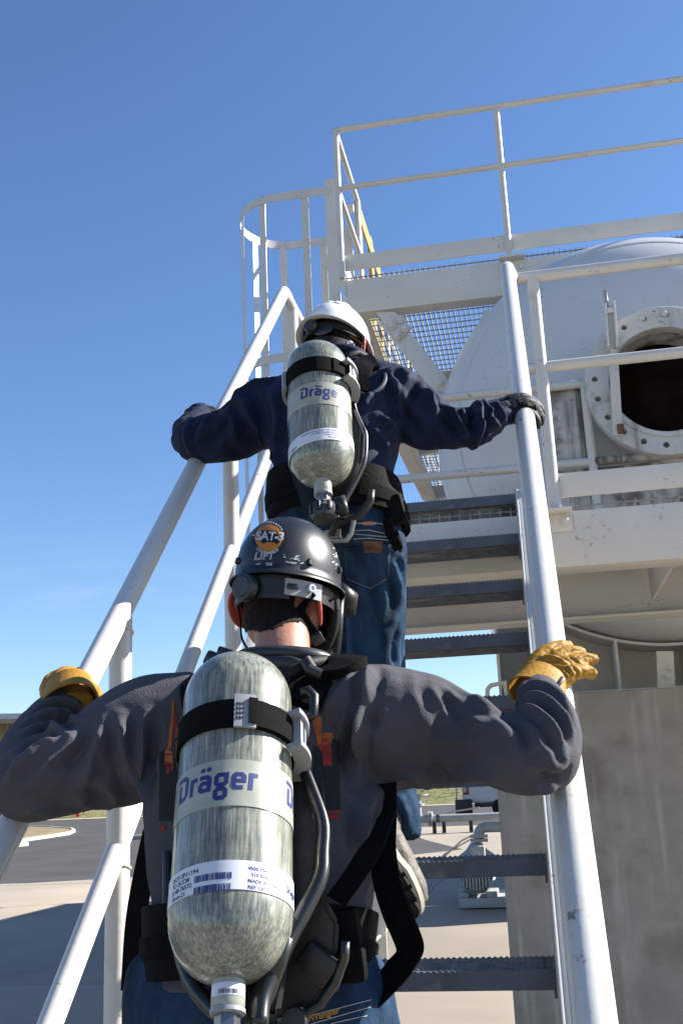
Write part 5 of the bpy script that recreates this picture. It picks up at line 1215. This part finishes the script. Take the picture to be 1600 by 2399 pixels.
while x < .026:
    wd = random.choice((.0006, .0011, .0018)); bars.append([(x, 0), (x+wd, 0), (x+wd, .006), (x, .006)]); x += wd+random.choice((.0005, .0008, .0012))
def fnb(x, y): a = rad(-34)+x/.0232; return FA @ arcn(a, .0236, zn-.0205+y)
q = link('barcode', meshof(*flat2d(bars, .01), fnb), M['dkink'], lb1, smooth=60); q['kind'] = 'stuff'
b = MB(); b.caps = True; b.lathe([(.030, zn-.075), (.034, zn-.078), (.034, zn-.11), (.028, zn-.115)], 24, FA); b.out('pressure_gauge', 'cyan', ap1)
b = MB(); b.caps = True; b.lathe([(.0185, zn-.072), (.019, zn-.10), (.02, zn-.13)], 20, FA); b.out('valve_body', 'greyp', ap1)
b = MB(); b.tube([FA @ V(0, 0, zn-.10), FA @ V(.05, .0, zn-.10), FA @ V(.10, .02, zn-.09)], .017, 14); b.out('valve_arm', 'gloss', ap1)
# back frame of the near set
YF = lambda y: 1.735-(y-1640)*.00034
fr = [at(x, y, YF(y)-.03) for x, y in ((676, 1690), (690, 1745), (716, 1815), (741, 1893), (739, 1960), (734, 2015), (700, 2085), (664, 2150), (628, 2225), (600, 2290), (592, 2360))]
P = [V(*q) for q in crom([tuple(p) for p in fr], 4)]
b = MB(); b.tube(P, [.0075+.006*min(1, i/len(P)*1.6) for i in range(len(P))], 12, fl=1.25); b.out('frame_tube', 'gloss', ap1, smooth=180)
fl_ = [at(x, y, YF(y)-.01) for x, y in ((450, 1690), (432, 1800), (418, 1950), (404, 2100), (436, 2250), (520, 2350))]
b = MB(); b.tube([V(*q) for q in crom([tuple(p) for p in fl_], 4)], .011, 12); b.out('frame_tube', 'gloss', ap1, smooth=180)
def plate(px, Y, th, m, nm, par, bev=.006):
    b = MB(); b.prism([at(x, y, Y(y)) for x, y in px], (0, 0, 0), (0, th, 0)); bmesh.ops.bevel(b.bm, geom=b.bm.edges[:], offset=bev, segments=2, affect='EDGES'); return b.out(nm, m, par, smooth=35)
plate([(440, 1660), (660, 1660), (690, 1760), (735, 1900), (730, 2020), (680, 2110), (660, 2200), (640, 2330), (470, 2330), (400, 2150), (405, 1900)], lambda y: YF(y)-.004, .018, 'blackp', 'back_plate', ap1)
b = MB(); b.tube([at(x, y, YF(y)-.02) for x, y in ((690, 1590), (708, 1585), (722, 1600), (720, 1640), (700, 1652))], .008, 10); b.out('carry_loop', 'blackp', ap1, smooth=180)
b = MB(); b.beam(at(693, 1745, 1.66), at(742, 1893, 1.655), .0045, .0035, (0, -1, 0)); b.out('frame_rod', 'metal', ap1)
# lower right hip plate with its curved loop
plate([(664, 2100), (735, 2050), (775, 2120), (772, 2190), (735, 2290), (640, 2345), (600, 2345), (612, 2260)], lambda y: 1.585, .02, 'blackp', 'hip_plate', ap1)
b = MB(); b.tube([at(x, y, 1.57) for x, y in ((792, 2160), (790, 2200), (770, 2255), (735, 2305), (690, 2330), (640, 2345))], .0075, 10); b.out('loop', 'gloss', ap1, smooth=180)
b = MB(); b.caps = True; b.lathe([(.0, .004), (.016, .004), (.018, .0), (.018, -.01)], 24, frame(at(676, 2343, 1.555), (0, -1, .1))); b.out('pivot', 'dkgrey', ap1)
b = MB(); b.box(at(728, 2215, 1.575), (.055, .02, .045), Matrix.Rotation(rad(38), 3, 'Y'), .006); b.out('strap_adjuster', 'blackp', ap1)
b = MB(); b.tube([at(x, y, 1.50) for x, y in ((582, 2360), (600, 2300), (640, 2210), (660, 2150))], [.016, .015, .012, .010], 12); b.out('hose', 'gloss', ap1, smooth=180)
# waist belt pad
def padband(secs, grow, th, m, nm, par):
    A = [];
    for s in crom(secs, 3): A.append((secring(s, grow), secring(s, grow+th)))
    n = len(A[0][0]); b = MB(); R = [a[1] for a in A]+[a[0] for a in A[::-1]]; R.append(R[0]); b.loft(R, caps=False); return b.out(nm, m, par, smooth=50)
padband([(366, 826, 2262, 1.722, .110), (366, 830, 2200, 1.73, .112), (362, 842, 2095, 1.765, .120)], .004, .014, 'pad', 'waist_pad', ap1)
padband([(367, 829, 2212, 1.728, .111), (365, 834, 2165, 1.74, .113)], .019, .004, 'web', 'waist_belt', ap1)
b = MB(); b.box(at(782, 2132, 1.64), (.060, .03, .055), Matrix.Rotation(rad(-6), 3, 'Y'), .008); b.out('belt_pouch', 'pad', ap1)
b = MB(); b.box(at(790, 2215, 1.615), (.065, .03, .05), Matrix.Rotation(rad(-4), 3, 'Y'), .008); b.out('belt_pouch', 'pad', ap1)
# shoulder straps
ribbon([(688, 1625), (712, 1585), (745, 1556), (778, 1540), (806, 1527)], .070, .016, T1, 'shoulder_pad', 'pad', ap1)
strap([at(888, 1870, 1.735), at(866, 1925, 1.675), at(820, 2000, 1.645), (at(772, 2068, 1.62))], .034, .003, (.8, .3, .5), 'side_strap', 'web', ap1)
ribbon([(462, 1625), (456, 1590), (462, 1562), (478, 1542)], .055, .016, T1, 'shoulder_pad', 'pad', ap1)
b = MB(); b.tube([at(x, y, Y) for x, y, Y in ((640, 1558, 1.78), (672, 1540, 1.79), (705, 1524, 1.81), (745, 1516, 1.86), (790, 1528, 1.94))], [.009, .0095, .0105, .0105, .0100], 14); b.out('air_hose', 'rubber', ap1, smooth=180)
b = MB(); b.tube([at(700, 1516, 1.795), at(716, 1542, 1.79)], .0125, 14); b.tube([at(706, 1536, 1.785), at(736, 1550, 1.79)], .011, 12); b.out('hose_coupling', 'blackp', ap1)
b = MB(); b.box(at(520, 1503, 1.80), (.03, .03, .022), Matrix.Rotation(rad(20), 3, 'Y'), .004); b.box(at(500, 1520, 1.80), (.045, .03, .028), Matrix.Rotation(rad(28), 3, 'Y'), .006); b.out('strap_buckle', 'blackp', ap1)
b = MB(); b.tube([at(560, 1528, 1.86), at(610, 1520, 1.86), at(665, 1522, 1.86), at(705, 1530, 1.85)], [.006, .012, .013, .009], 14, fl=.5, up=(0, 0, 1)); b.out('collar_pad', 'dkgrey', ap1, smooth=180)
# loose strap tails
strap([at(880, 1800, 1.81), at(880, 1880, 1.785), at(878, 1950, 1.765), at(888, 2024, 1.745), at(908, 2090, 1.73), at(932, 2146, 1.72), at(941, 2180, 1.715), at(926, 2210, 1.705), at(894, 2248, 1.70), at(852, 2292, 1.695)], .046, .003, lambda t: (1, -.15-.2*t, .1+.35*max(0, t-.55)), 'strap_tail', 'web', ap1, 8)
strap([at(352, 1905, 1.78), at(330, 2010, 1.76), at(312, 2120, 1.75), at(302, 2276, 1.745)], .041, .003, (1, -.3, 0), 'strap_tail', 'web', ap1, 8)
b = MB(); b.tube([at(x, y, Y) for x, y, Y in ((388, 1960, 1.70), (388, 2040, 1.67), (384, 2150, 1.66))], .010, 10); b.out('lumbar_tube', 'blackp', ap1)

# ================================================================== FAR CLIMBER
W2 = thing('person', at(860, 1640, 2.85), 'person in navy jacket, blue jeans and white hard hat, climbing ahead', 'person')
W2.location = V(-.35, nose(2)[0], nose(2)[1])
sl2, elb_l2, wr_l2 = at(612, 955, 2.84), at(448, 1016, 2.85), at(464, 958, 3.06)
sr2, elb_r2, wr_r2 = at(912, 905, 2.84), at(1072, 985, 2.84), at(1168, 942, 2.97)
sec2 = [(640, 918, 1222, 2.735, .12), (632, 912, 1170, 2.745, .122), (636, 902, 1105, 2.765, .126), (618, 908, 1040, 2.785, .134), (606, 922, 970, 2.80, .138), (616, 926, 915, 2.815, .128), (662, 900, 872, 2.83, .10), (715, 850, 846, 2.845, .078), (738, 832, 826, 2.855, .062)]
F2 = head_frame(at(779, 806, 2.91), (.26, .93, -.34), (.16, .3, 1))
elb_r2 = at(1080, 984, 2.84); wr_r2 = at(1160, 946, 2.95)
arms2 = [([at(690, 935, 2.83), at(622, 954, 2.83), at(582, 968, 2.83), at(537, 996, 2.83), at(482, 1010, 2.84), at(446, 1010, 2.87), at(444, 984, 2.96), at(464, 958, 3.06)], [.11, .104, .094, .080, .070, .062, .056, .045]),
         ([at(840, 905, 2.83), at(900, 920, 2.83), at(935, 938, 2.83), at(985, 972, 2.84), at(1030, 984, 2.84), at(1082, 982, 2.85), at(1116, 963, 2.89), at(1156, 948, 2.94)], [.11, .104, .094, .080, .060, .056, .050, .039])]
legs2 = [([at(740, 1225, 2.76), at(742, 1280, 2.79), at(755, 1370, 2.90), at(772, 1440, 3.02), at(786, 1520, 3.08), at(800, 1610, 3.14)], [.10, .105, .095, .080, .070, .058]),
         ([at(845, 1215, 2.75), at(858, 1270, 2.76), at(862, 1360, 2.79), at(862, 1450, 2.82), at(864, 1530, 2.83), at(880, 1680, 2.80), at(902, 1830, 2.75), at(916, 1928, 2.735)], [.092, .090, .085, .080, .077, .068, .060, .055])]
bd2 = body(W2, sec2, arms2+legs2+[([wr_l2, at(470, 950, 3.12)], [.04, .03]), ([wr_r2, at(1205, 945, 2.97)], [.04, .03])], F2, [at(778, 870, 2.85), at(780, 835, 2.86), at(780, 815, 2.89), at(780, 800, 2.90)])
head_parts(F2, W2, bd2)
b = MB(); torso(b, sec2)
for p, r in arms2: limb(b, p, r, 6, 20)
jk = fuse(b, .0065, 6, .5, True)
crumple(jk, [(sl2, elb_l2, .006, 9, .13), (elb_l2, wr_l2, .008, 18, .1), (sr2, elb_r2, .006, 9, .13), (elb_r2, wr_r2, .008, 18, .1)], .006, 8., 4.2)
zd = lambda *L: zz(850, 800, 3.136, L)
zf_ = lambda *L: zz(400, 680, 2.613, L)
fold(jk, [(zd((350, 240), (305, 300), (295, 370), (335, 470), (345, 520)), .015, .024), (zd((385, 330), (350, 420), (360, 520)), .013, -.018), (zd((430, 360), (490, 400), (500, 470), (545, 530)), .013, .024), (zd((250, 300), (262, 420), (255, 560), (240, 640)), .013, .024), (zd((290, 300), (285, 440), (300, 600)), .014, -.016), (zd((300, 430), (340, 560), (400, 660)), .016, -.014),
          (zd((330, 700), (430, 760), (560, 760)), .015, .014), (zd((630, 490), (680, 570), (730, 655), (830, 690)), .013, .024), (zd((600, 520), (640, 620), (700, 690)), .013, -.016), (zd((700, 505), (760, 560), (800, 582)), .010, .020), (zd((560, 500), (620, 620), (700, 720)), .015, -.012), (zd((825, 435), (865, 520), (845, 620), (825, 740)), .012, .028), (zd((790, 480), (790, 600), (790, 700)), .012, -.020), (zd((890, 500), (890, 600), (880, 690)), .012, -.016),
          (zd((830, 425), (900, 470), (950, 530)), .010, .018), (zd((955, 455), (990, 510), (1040, 590)), .010, .018), (zd((920, 560), (960, 590), (1010, 640)), .010, .014), (zd((770, 720), (800, 770), (830, 720)), .012, .014),
          (zd((110, 560), (160, 580), (200, 600), (180, 660)), .013, .022), (zd((60, 380), (20, 440), (5, 480)), .012, .018), (zd((120, 250), (220, 210), (330, 225)), .014, .014), (zd((190, 800), (120, 700), (60, 640)), .016, .014), (zd((210, 240), (230, 330), (215, 400)), .012, .016),
          (zf_((610, 540), (480, 600), (390, 690), (370, 740)), .015, .018), (zf_((420, 640), (480, 740), (560, 860), (560, 960)), .016, .018), (zf_((500, 620), (540, 760), (600, 900)), .015, -.014), (zf_((330, 740), (390, 820), (400, 930)), .015, .016), (zf_((380, 760), (300, 860), (250, 960)), .014, -.014), (zf_((250, 760), (200, 850), (160, 960)), .014, .016), (zf_((110, 820), (100, 900), (130, 1000)), .013, .014), (zf_((420, 1050), (330, 1000), (240, 1040)), .014, .012), (zf_((620, 600), (660, 800), (640, 1000)), .015, .014), (zf_((590, 980), (650, 1050), (700, 1160)), .015, .014)])
jo = link('jacket', jk, M['navy'], W2, smooth=180); T2 = wbvh(jo)
b = MB(); nb_ = secring((735, 835, 832, 2.855, .066), .002, 28); b.tube(nb_+[nb_[0]], .017, 8, caps=False, fl=1.5); b.out('collar', 'navy', W2, smooth=180)
b = MB(); torso(b, [(650, 922, 1290, 2.745, .118), (642, 920, 1235, 2.74, .120), (640, 916, 1188, 2.742, .118)], .002)
for p, r in legs2: limb(b, p, r, 6, 20)
jn = fuse(b, .0075, 6); crumple(jn, [(legs2[1][0][3], legs2[1][0][4], .005, 14, .12), (legs2[1][0][5], legs2[1][0][7], .008, 20, .1)], .004, 12., 8.)
ze = lambda *L: zz(700, 1150, 5.227, L)
fold(jn, [(ze((1150, 880), (1180, 1020), (1240, 1240)), .012, .012), (ze((1040, 1160), (1050, 1400), (1010, 1560)), .014, .013), (ze((1230, 760), (1270, 900), (1275, 1100)), .012, .010), (ze((1120, 1000), (1140, 1200), (1180, 1500)), .014, -.010)])
fold(jn, [([(905, 1400), (890, 1460), (880, 1520)], .014, .012), ([(870, 1380), (875, 1450), (862, 1520)], .014, .010), ([(915, 1440), (905, 1490), (908, 1530)], .010, -.010), ([(905, 1830), (925, 1850), (935, 1880)], .012, .012), ([(895, 1870), (915, 1890), (930, 1915)], .012, -.010), ([(900, 1850), (925, 1830), (940, 1820)], .012, .010)])
jno = link('jeans', jn, M['denim'], W2, smooth=180); TJ = wbvh(jno)
# back pocket: stitched outline, W stitching, leather patch, waistband, label
pk = ze((575, 690), (600, 1075), (880, 1190), (1095, 1060), (1118, 640)); pk2 = ze((620, 690), (640, 1045), (882, 1150), (1060, 1030), (1075, 660))
dashes = []
def dash(L, on=4.2, off=1.4, t=1.3):
    for a, c in zip(L, L[1:]):
        a, c = Vector(a), Vector(c); l = (c-a).length; d = (c-a)/l; s = 0
        while s < l: dashes.append([tuple(a+d*s), tuple(a+d*min(l, s+on))]); s += on+off
    return t
dash(pk); dash(pk2); dash(ze((640, 730), (790, 1040)), 2.5, 1.2); dash(ze((800, 1040), (925, 810)), 2.5, 1.2); dash(ze((925, 820), (1030, 1040)), 2.5, 1.2); dash(ze((1030, 1040), (1090, 930)), 2.5, 1.2)
dash(ze((690, 490), (850, 480), (1130, 540))); dash(ze((670, 590), (860, 580), (1120, 610))); dash(ze((690, 530), (1120, 570))); dash(ze((700, 400), (1000, 400), (1120, 470)))
q = decal('seam_stitching', flat2d(stroke2d(dashes, 2.1), 8), TJ, 'thread', jno, .0016); q['kind'] = 'stuff'
pt = [pk[0], pk[1], pk[2], pk[3], pk[4]]
pko = decal('back_pocket', flat2d([pt], 9), TJ, 'denim', jno, .0011)
so_ = pko.modifiers.new('s', 'SOLIDIFY'); so_.thickness = .0016; so_.offset = 1
for nm, poly, m, l in (('leather_patch', ze((785, 610), (1020, 625), (1025, 760), (800, 752)), 'leather', .0036), ('orange_label', ze((778, 378), (915, 372), (920, 425), (782, 424)), 'orange_tag', .0022)):
    q = decal(nm, flat2d([poly], 9), TJ, m, jno, l)
decal('label_word', text2d('WRANGLER', 7.5, .1, 0, None, 'CENTER', .85), TJ, 'thread', jno, .003, place2d(*ze((850, 415))[0]))
b = MB(); p, n = hit(TJ, *ze((400, 400))[0]) if False else (None, None)
# boot of the trailing foot: heel up, sole towards the lens
an = at(890, 1908, 2.70)
bo = boot(W2, an, (.47, .16, -.87), 0., .93, up=(.36, .90, .24))
boot(W2, at(800, 1640, 3.16), (0, 1, 0))

# gloves of the far climber
bg = [([at(1162, 928, 2.965), at(1188, 920, 2.975), at(1208, 918, 3.00), at(1228, 928, 3.04), at(1238, 950, 3.07)], [.025, .024, .019, .016, .012]),
      ([at(1162, 938, 2.95), at(1188, 928, 2.955), at(1212, 924, 2.965), at(1236, 938, 2.99), at(1242, 965, 3.01)], [.027, .026, .020, .0165, .013]),
      ([at(1162, 950, 2.94), at(1188, 938, 2.94), at(1214, 934, 2.945), at(1236, 952, 2.965), at(1238, 978, 2.98)], [.027, .026, .020, .0165, .013]),
      ([at(1162, 960, 2.935), at(1188, 950, 2.93), at(1212, 950, 2.93), at(1230, 966, 2.945), at(1230, 985, 2.955)], [.024, .023, .019, .016, .012]),
      ([at(1166, 955, 2.97), at(1185, 960, 3.01), at(1205, 965, 3.045), at(1222, 968, 3.05)], [.022, .019, .015, .012])]
g2 = glove('glove', 'bglove', W2, bg, .0035)
cuff(at(1178, 938, 2.952), at(1155, 945, 2.945), .038, .043, 'bglove', W2, fl=.9)
cuff(at(1183, 936, 2.952), at(1172, 939, 2.950), .0435, .0440, 'dkgrey', W2, 'wrist_strap', fl=.9)
Tg = wbvh(g2)
for i in range(5):
    q = [(1192+i*9, 916+i*2.2), (1196+i*9, 930+i*2.5)]; ribbon(q, .014, .004, Tg, 'knuckle_pad', 'rubber', g2, sub=2)
lg2 = [([at(474, 966, 3.06), at(462, 950, 3.10), at(455, 945, 3.14), at(470, 948, 3.18)], [.03, .026, .018, .012]), ([at(480, 964, 3.06), at(474, 948, 3.10), at(470, 942, 3.14), at(486, 946, 3.18)], [.03, .026, .018, .012]),
       ([at(486, 964, 3.06), at(486, 950, 3.10), at(486, 946, 3.14), at(498, 952, 3.17)], [.03, .024, .018, .012]), ([at(490, 968, 3.06), at(494, 955, 3.09), at(498, 953, 3.12), at(505, 962, 3.14)], [.028, .022, .016, .011]), ([at(474, 966, 3.06), at(456, 958, 3.09), at(452, 955, 3.14)], [.026, .018, .012])]
glove('glove', 'bglove', W2, lg2, .0035); cuff(at(478, 957, 3.085), at(480, 968, 3.05), .032, .036, 'bglove', W2)

# white hard hat
FH2 = head_frame(at(772, 786, 2.93), (.26, .93, -.40), (.16, .36, 1))
hat2, shell2 = helmet('hard_hat', FH2, .098, .124, .114, 'white_hat', 'white ridged hard hat of the climber ahead', .016, 'hatin')
TH2 = wbvh(shell2)
def ridge(pts, wd, h, nm='crown_ridge'):
    P = []
    for x, y in pts:      # over the crown, in the hat's own directions
        d = FH2.to_3x3() @ V(x, y, max(.02, math.sqrt(max(0, 1-x*x-y*y)))); o_ = FH2 @ V(0, 0, .0)
        r = TH2.ray_cast(o_+d*.5, -d)
        if r[0]: P.append((r[0], r[1]))
    A = []
    for i, (p, n) in enumerate(P):
        t = (P[min(i+1, len(P)-1)][0]-P[max(i-1, 0)][0]).normalized(); s = t.cross(n).normalized()*wd/2; f = math.sin(PI*(.08+.84*i/(len(P)-1)))**.5; A.append([p-s-n*.002, p-s*.55+n*h*f, p+s*.55+n*h*f, p+s-n*.002])
    b = MB(); b.loft(A); return b.out(nm, 'white_hat', hat2, smooth=60)
for x in (-.30, 0, .30): ridge([(x, -.80+1.6*i/20) for i in range(21)], .030, .007)
band(FH2, .088, .108, -.060, -.022, 'blackp', hat2, 'headband'); band(FH2, .086, .106, -.016, .03, 'pad', hat2, 'liner')
b = MB(); kd = FH2 @ V(-.02, -.116, -.040); b.lathe([(.0, .012), (.018, .012), (.022, .006), (.022, -.004)], 28, frame(kd, FH2.to_3x3() @ V(-.2, -1, -.1))); b.out('ratchet_knob', 'dkgrey', hat2)
mk2 = thing('breathing_mask', F2 @ V(0, .11, -.02), 'black breathing mask harness under the white hard hat', 'mask')
for z_, w_ in ((.02, .020), (-.03, .022)):
    A = []
    for j in range(25):
        a = -PI+PI*j/24; A.append(F2 @ V(.080*math.cos(a), .102*math.sin(a)-.01, z_-.02*math.sin(-a)))
    strap(A, w_, .004, tuple(F2.to_3x3() @ V(0, 0, 1)), 'harness_strap', 'rubber', mk2, 2)
b = MB(); t = bmesh.new(); bmesh.ops.create_uvsphere(t, u_segments=36, v_segments=24, radius=1); bmesh.ops.delete(t, geom=[v for v in t.verts if v.co.y < -.05], context='VERTS')
for v in t.verts: v.co = Vector((v.co.x*.088, v.co.y*.085+.062, v.co.z*.105-.03))
t.transform(F2); b.join(t); b.out('visor', 'glass', mk2, smooth=180)
b = MB(); ball(b, F2 @ V(0, -.106, -.006), (.03, .008, .022), F2.to_3x3()); b.out('harness_pad', 'gloss', mk2, smooth=180)
b = MB(); b.box(at(808, 800, 2.80), (.016, .01, .03), None, .003); b.box(at(796, 793, 2.80), (.008, .008, .026), None, .002); b.out('harness_buckle', 'metal', mk2)

# ---- the far climber's set
PB2, PT2 = at(738, 1047, 2.515), at(729, 852, 2.605); RB = .0832
ap2, cyl2, FB, LB, zB, sleeveB, wrapB = cylinder_set(PB2, PT2, RB, 'farther breathing set, pale wound air cylinder on the back of the navy jacket', None, None, None, None, None)
o, z0, z1 = sleeveB(877, 927, 'cream', 'maker_label')
sB = .113/LW
for k in range(3): wrapB(LV, rad(-33)+k*rad(120), z0+(z1-z0)*.36, sB, 'ink', 'printed_name', o)
o2, z2, z3 = sleeveB(984, 1010, 'label', 'data_label', slant=.010)
for i, s in enumerate(('WARNING: REFILL ONLY WITH BREATHING AIR', 'DO NOT EXCEED 10 YEARS SERVICE', 'INSPECT EVERY 5 YEARS', 'Manufactured 10-2019')): wrapB(text2d(s, 1, .01, 0, 2, 'RIGHT'), rad(50), z3-.009-i*.0072, .0058, 'ink', 'printed_line', o2, slant=.010)
wrapB(text2d('1198041', 1, .02), rad(-66), z2+.004, .0085, 'ink', 'printed_line', o2, slant=.010)
s2_, zs0, zs1 = sleeveB(820, 851, 'web', 'retaining_strap', RB+.0015, .004)
arcband(FB, RB+.006, zs0+.001, zs1-.001, rad(28), rad(62), .003, 'web', 'strap_end', ap2, 10)
br = arcband(FB, RB+.004, zs1-.004, zs1+.004, rad(48), rad(130), .022, 'greyp', 'cradle_bracket', ap2, 20)
arcband(FB, RB+.004, zs0-.012, zs0-.004, rad(48), rad(130), .024, 'greyp', 'flange', br, 20)
arcband(FB, RB+.008, zs0-.004, zs1-.004, rad(56), rad(62), .012, 'blackp', 'web_plate', br, 4); arcband(FB, RB+.008, zs0-.004, zs1-.004, rad(66), rad(82), .012, 'label', 'web_plate', br, 6); arcband(FB, RB+.008, zs0-.004, zs1-.004, rad(84), rad(124), .010, 'blackp', 'web_plate', br, 6)
br = arcband(FB, RB+.004, zs0-.010, zs1+.002, rad(-118), rad(-72), .010, 'greyp', 'cradle_bracket', ap2, 12)
nk, zn = valve_end(ap2, FB, RB, True)
b = MB(); b.caps = True
pr = [(.024, zn-.0715), (.034, zn-.074), (.036, zn-.082), (.036, zn-.098), (.030, zn-.110), (.020, zn-.114)]; b.lathe(pr, 8, FB); hw = b.out('handwheel', 'dkgrey', ap2, smooth=25)
b = MB()
for i in range(8):
    a = 2*PI*i/8+PI/8; b.box(FB @ V(.034*math.cos(a), .034*math.sin(a), zn-.088), (.009, .012, .026), FB.to_3x3() @ Matrix.Rotation(a, 3, 'Z'), .003)
b.out('grip_ribs', 'blackp', hw)['kind'] = 'stuff'
def fnh(x, y): return FB @ arcn(rad(-24)+x/.037, .0375, zn-.089+y)
link('printed_word', meshof(*text2d('DRAGER', .010, .0002), fnh), M['swhite'], hw, smooth=60)
b = MB(); b.tube([FB @ V(.015, 0, zn-.066), FB @ V(.042, -.005, zn-.064), FB @ V(.048, -.008, zn-.10)], [.012, .015, .014], 14); b.out('outlet', 'blackp', ap2, smooth=180)
YG = lambda y: 2.66-(y-900)*.00030
P = [V(*q) for q in crom([tuple(at(x, y, YG(y)-.02)) for x, y in ((812, 880), (812, 930), (828, 975), (838, 1000), (836, 1055), (822, 1090), (806, 1120), (790, 1150), (776, 1190))], 4)]
b = MB(); b.tube(P, [.006+.006*i/len(P) for i in range(len(P))], 12); b.out('frame_tube', 'gloss', ap2, smooth=180)
b = MB(); b.beam(at(815, 942, 2.595), at(836, 998, 2.585), .0042, .003, (0, -1, 0)); b.beam(at(836, 1000, 2.585), at(834, 1050, 2.575), .0042, .003, (0, -1, 0)); b.out('frame_rod', 'metal', ap2)
plate([(672, 880), (800, 880), (832, 990), (828, 1060), (800, 1110), (776, 1180), (700, 1180), (664, 1080), (660, 960)], lambda y: YG(y), .018, 'blackp', 'back_plate', ap2)
b = MB(); b.tube([at(x, y, 2.57) for x, y in ((852, 1125), (850, 1150), (825, 1185), (795, 1195), (770, 1200), (760, 1230))], [.010, .011, .011, .012, .010, .008], 12); b.out('loop', 'blackp', ap2, smooth=180)
b = MB(); b.tube([at(x, y, 2.56) for x, y in ((812, 1195), (806, 1225), (796, 1240), (765, 1242))], .007, 10); b.out('lumbar_rod', 'metal', ap2, smooth=60)
plate([(765, 1200), (808, 1200), (806, 1238), (770, 1240)], lambda y: 2.60, .006, 'blackp', 'lumbar_plate', ap2, .002)
padband([(636, 925, 1205, 2.738, .12), (630, 915, 1165, 2.745, .122), (634, 905, 1112, 2.762, .126)], .004, .016, 'pad', 'waist_pad', ap2)
padband([(634, 920, 1188, 2.741, .12), (632, 914, 1160, 2.748, .122)], .021, .004, 'web', 'waist_belt', ap2)
b = MB(); b.box(at(908, 1172, 2.68), (.05, .06, .075), Matrix.Rotation(rad(-12), 3, 'Y'), .01); b.out('belt_pouch', 'pad', ap2)
b = MB(); b.tube([at(905, 1215, 2.70), at(916, 1245, 2.69), at(920, 1268, 2.69)], [.010, .012, .006], 8, fl=.5); b.out('strap_tail', 'web', ap2)
strap([at(888, 1190, 2.62), at(896, 1225, 2.63), at(916, 1262, 2.66)], .025, .003, (1, 0, .3), 'strap_tail', 'web', ap2)
tg = plate([(744, 1218), (782, 1214), (784, 1240), (748, 1244)], lambda y: 2.585, .002, 'tagwhite', 'care_label', ap2, .0004)
for i in range(4): b = MB(); b.beam(at(752, 1222+i*5, 2.582), at(778, 1219+i*5, 2.582), .0016, .0006, (0, -1, 0)); b.out('printed_line', 'dkink', tg)
ribbon([(822, 900), (826, 860), (838, 842), (862, 836)], .06, .014, T2, 'shoulder_pad', 'pad', ap2)
b = MB(); b.tube([at(x, y, Y) for x, y, Y in ((792, 830, 2.72), (800, 815, 2.72), (822, 810, 2.74), (845, 822, 2.80), (856, 845, 2.86))], .0095, 14); b.out('air_hose', 'rubber', ap2, smooth=180)
strap([at(x, y, Y) for x, y, Y in ((818, 900, 2.68), (850, 905, 2.70), (876, 890, 2.71), (886, 865, 2.72), (876, 842, 2.76), (850, 838, 2.78))], .014, .006, (0, -1, .3), 'hose_loop', 'greyp', ap2)
b = MB(); b.box(at(820, 832, 2.81), (.022, .02, .03), None, .005); b.out('red_tab', 'redcap', ap2)
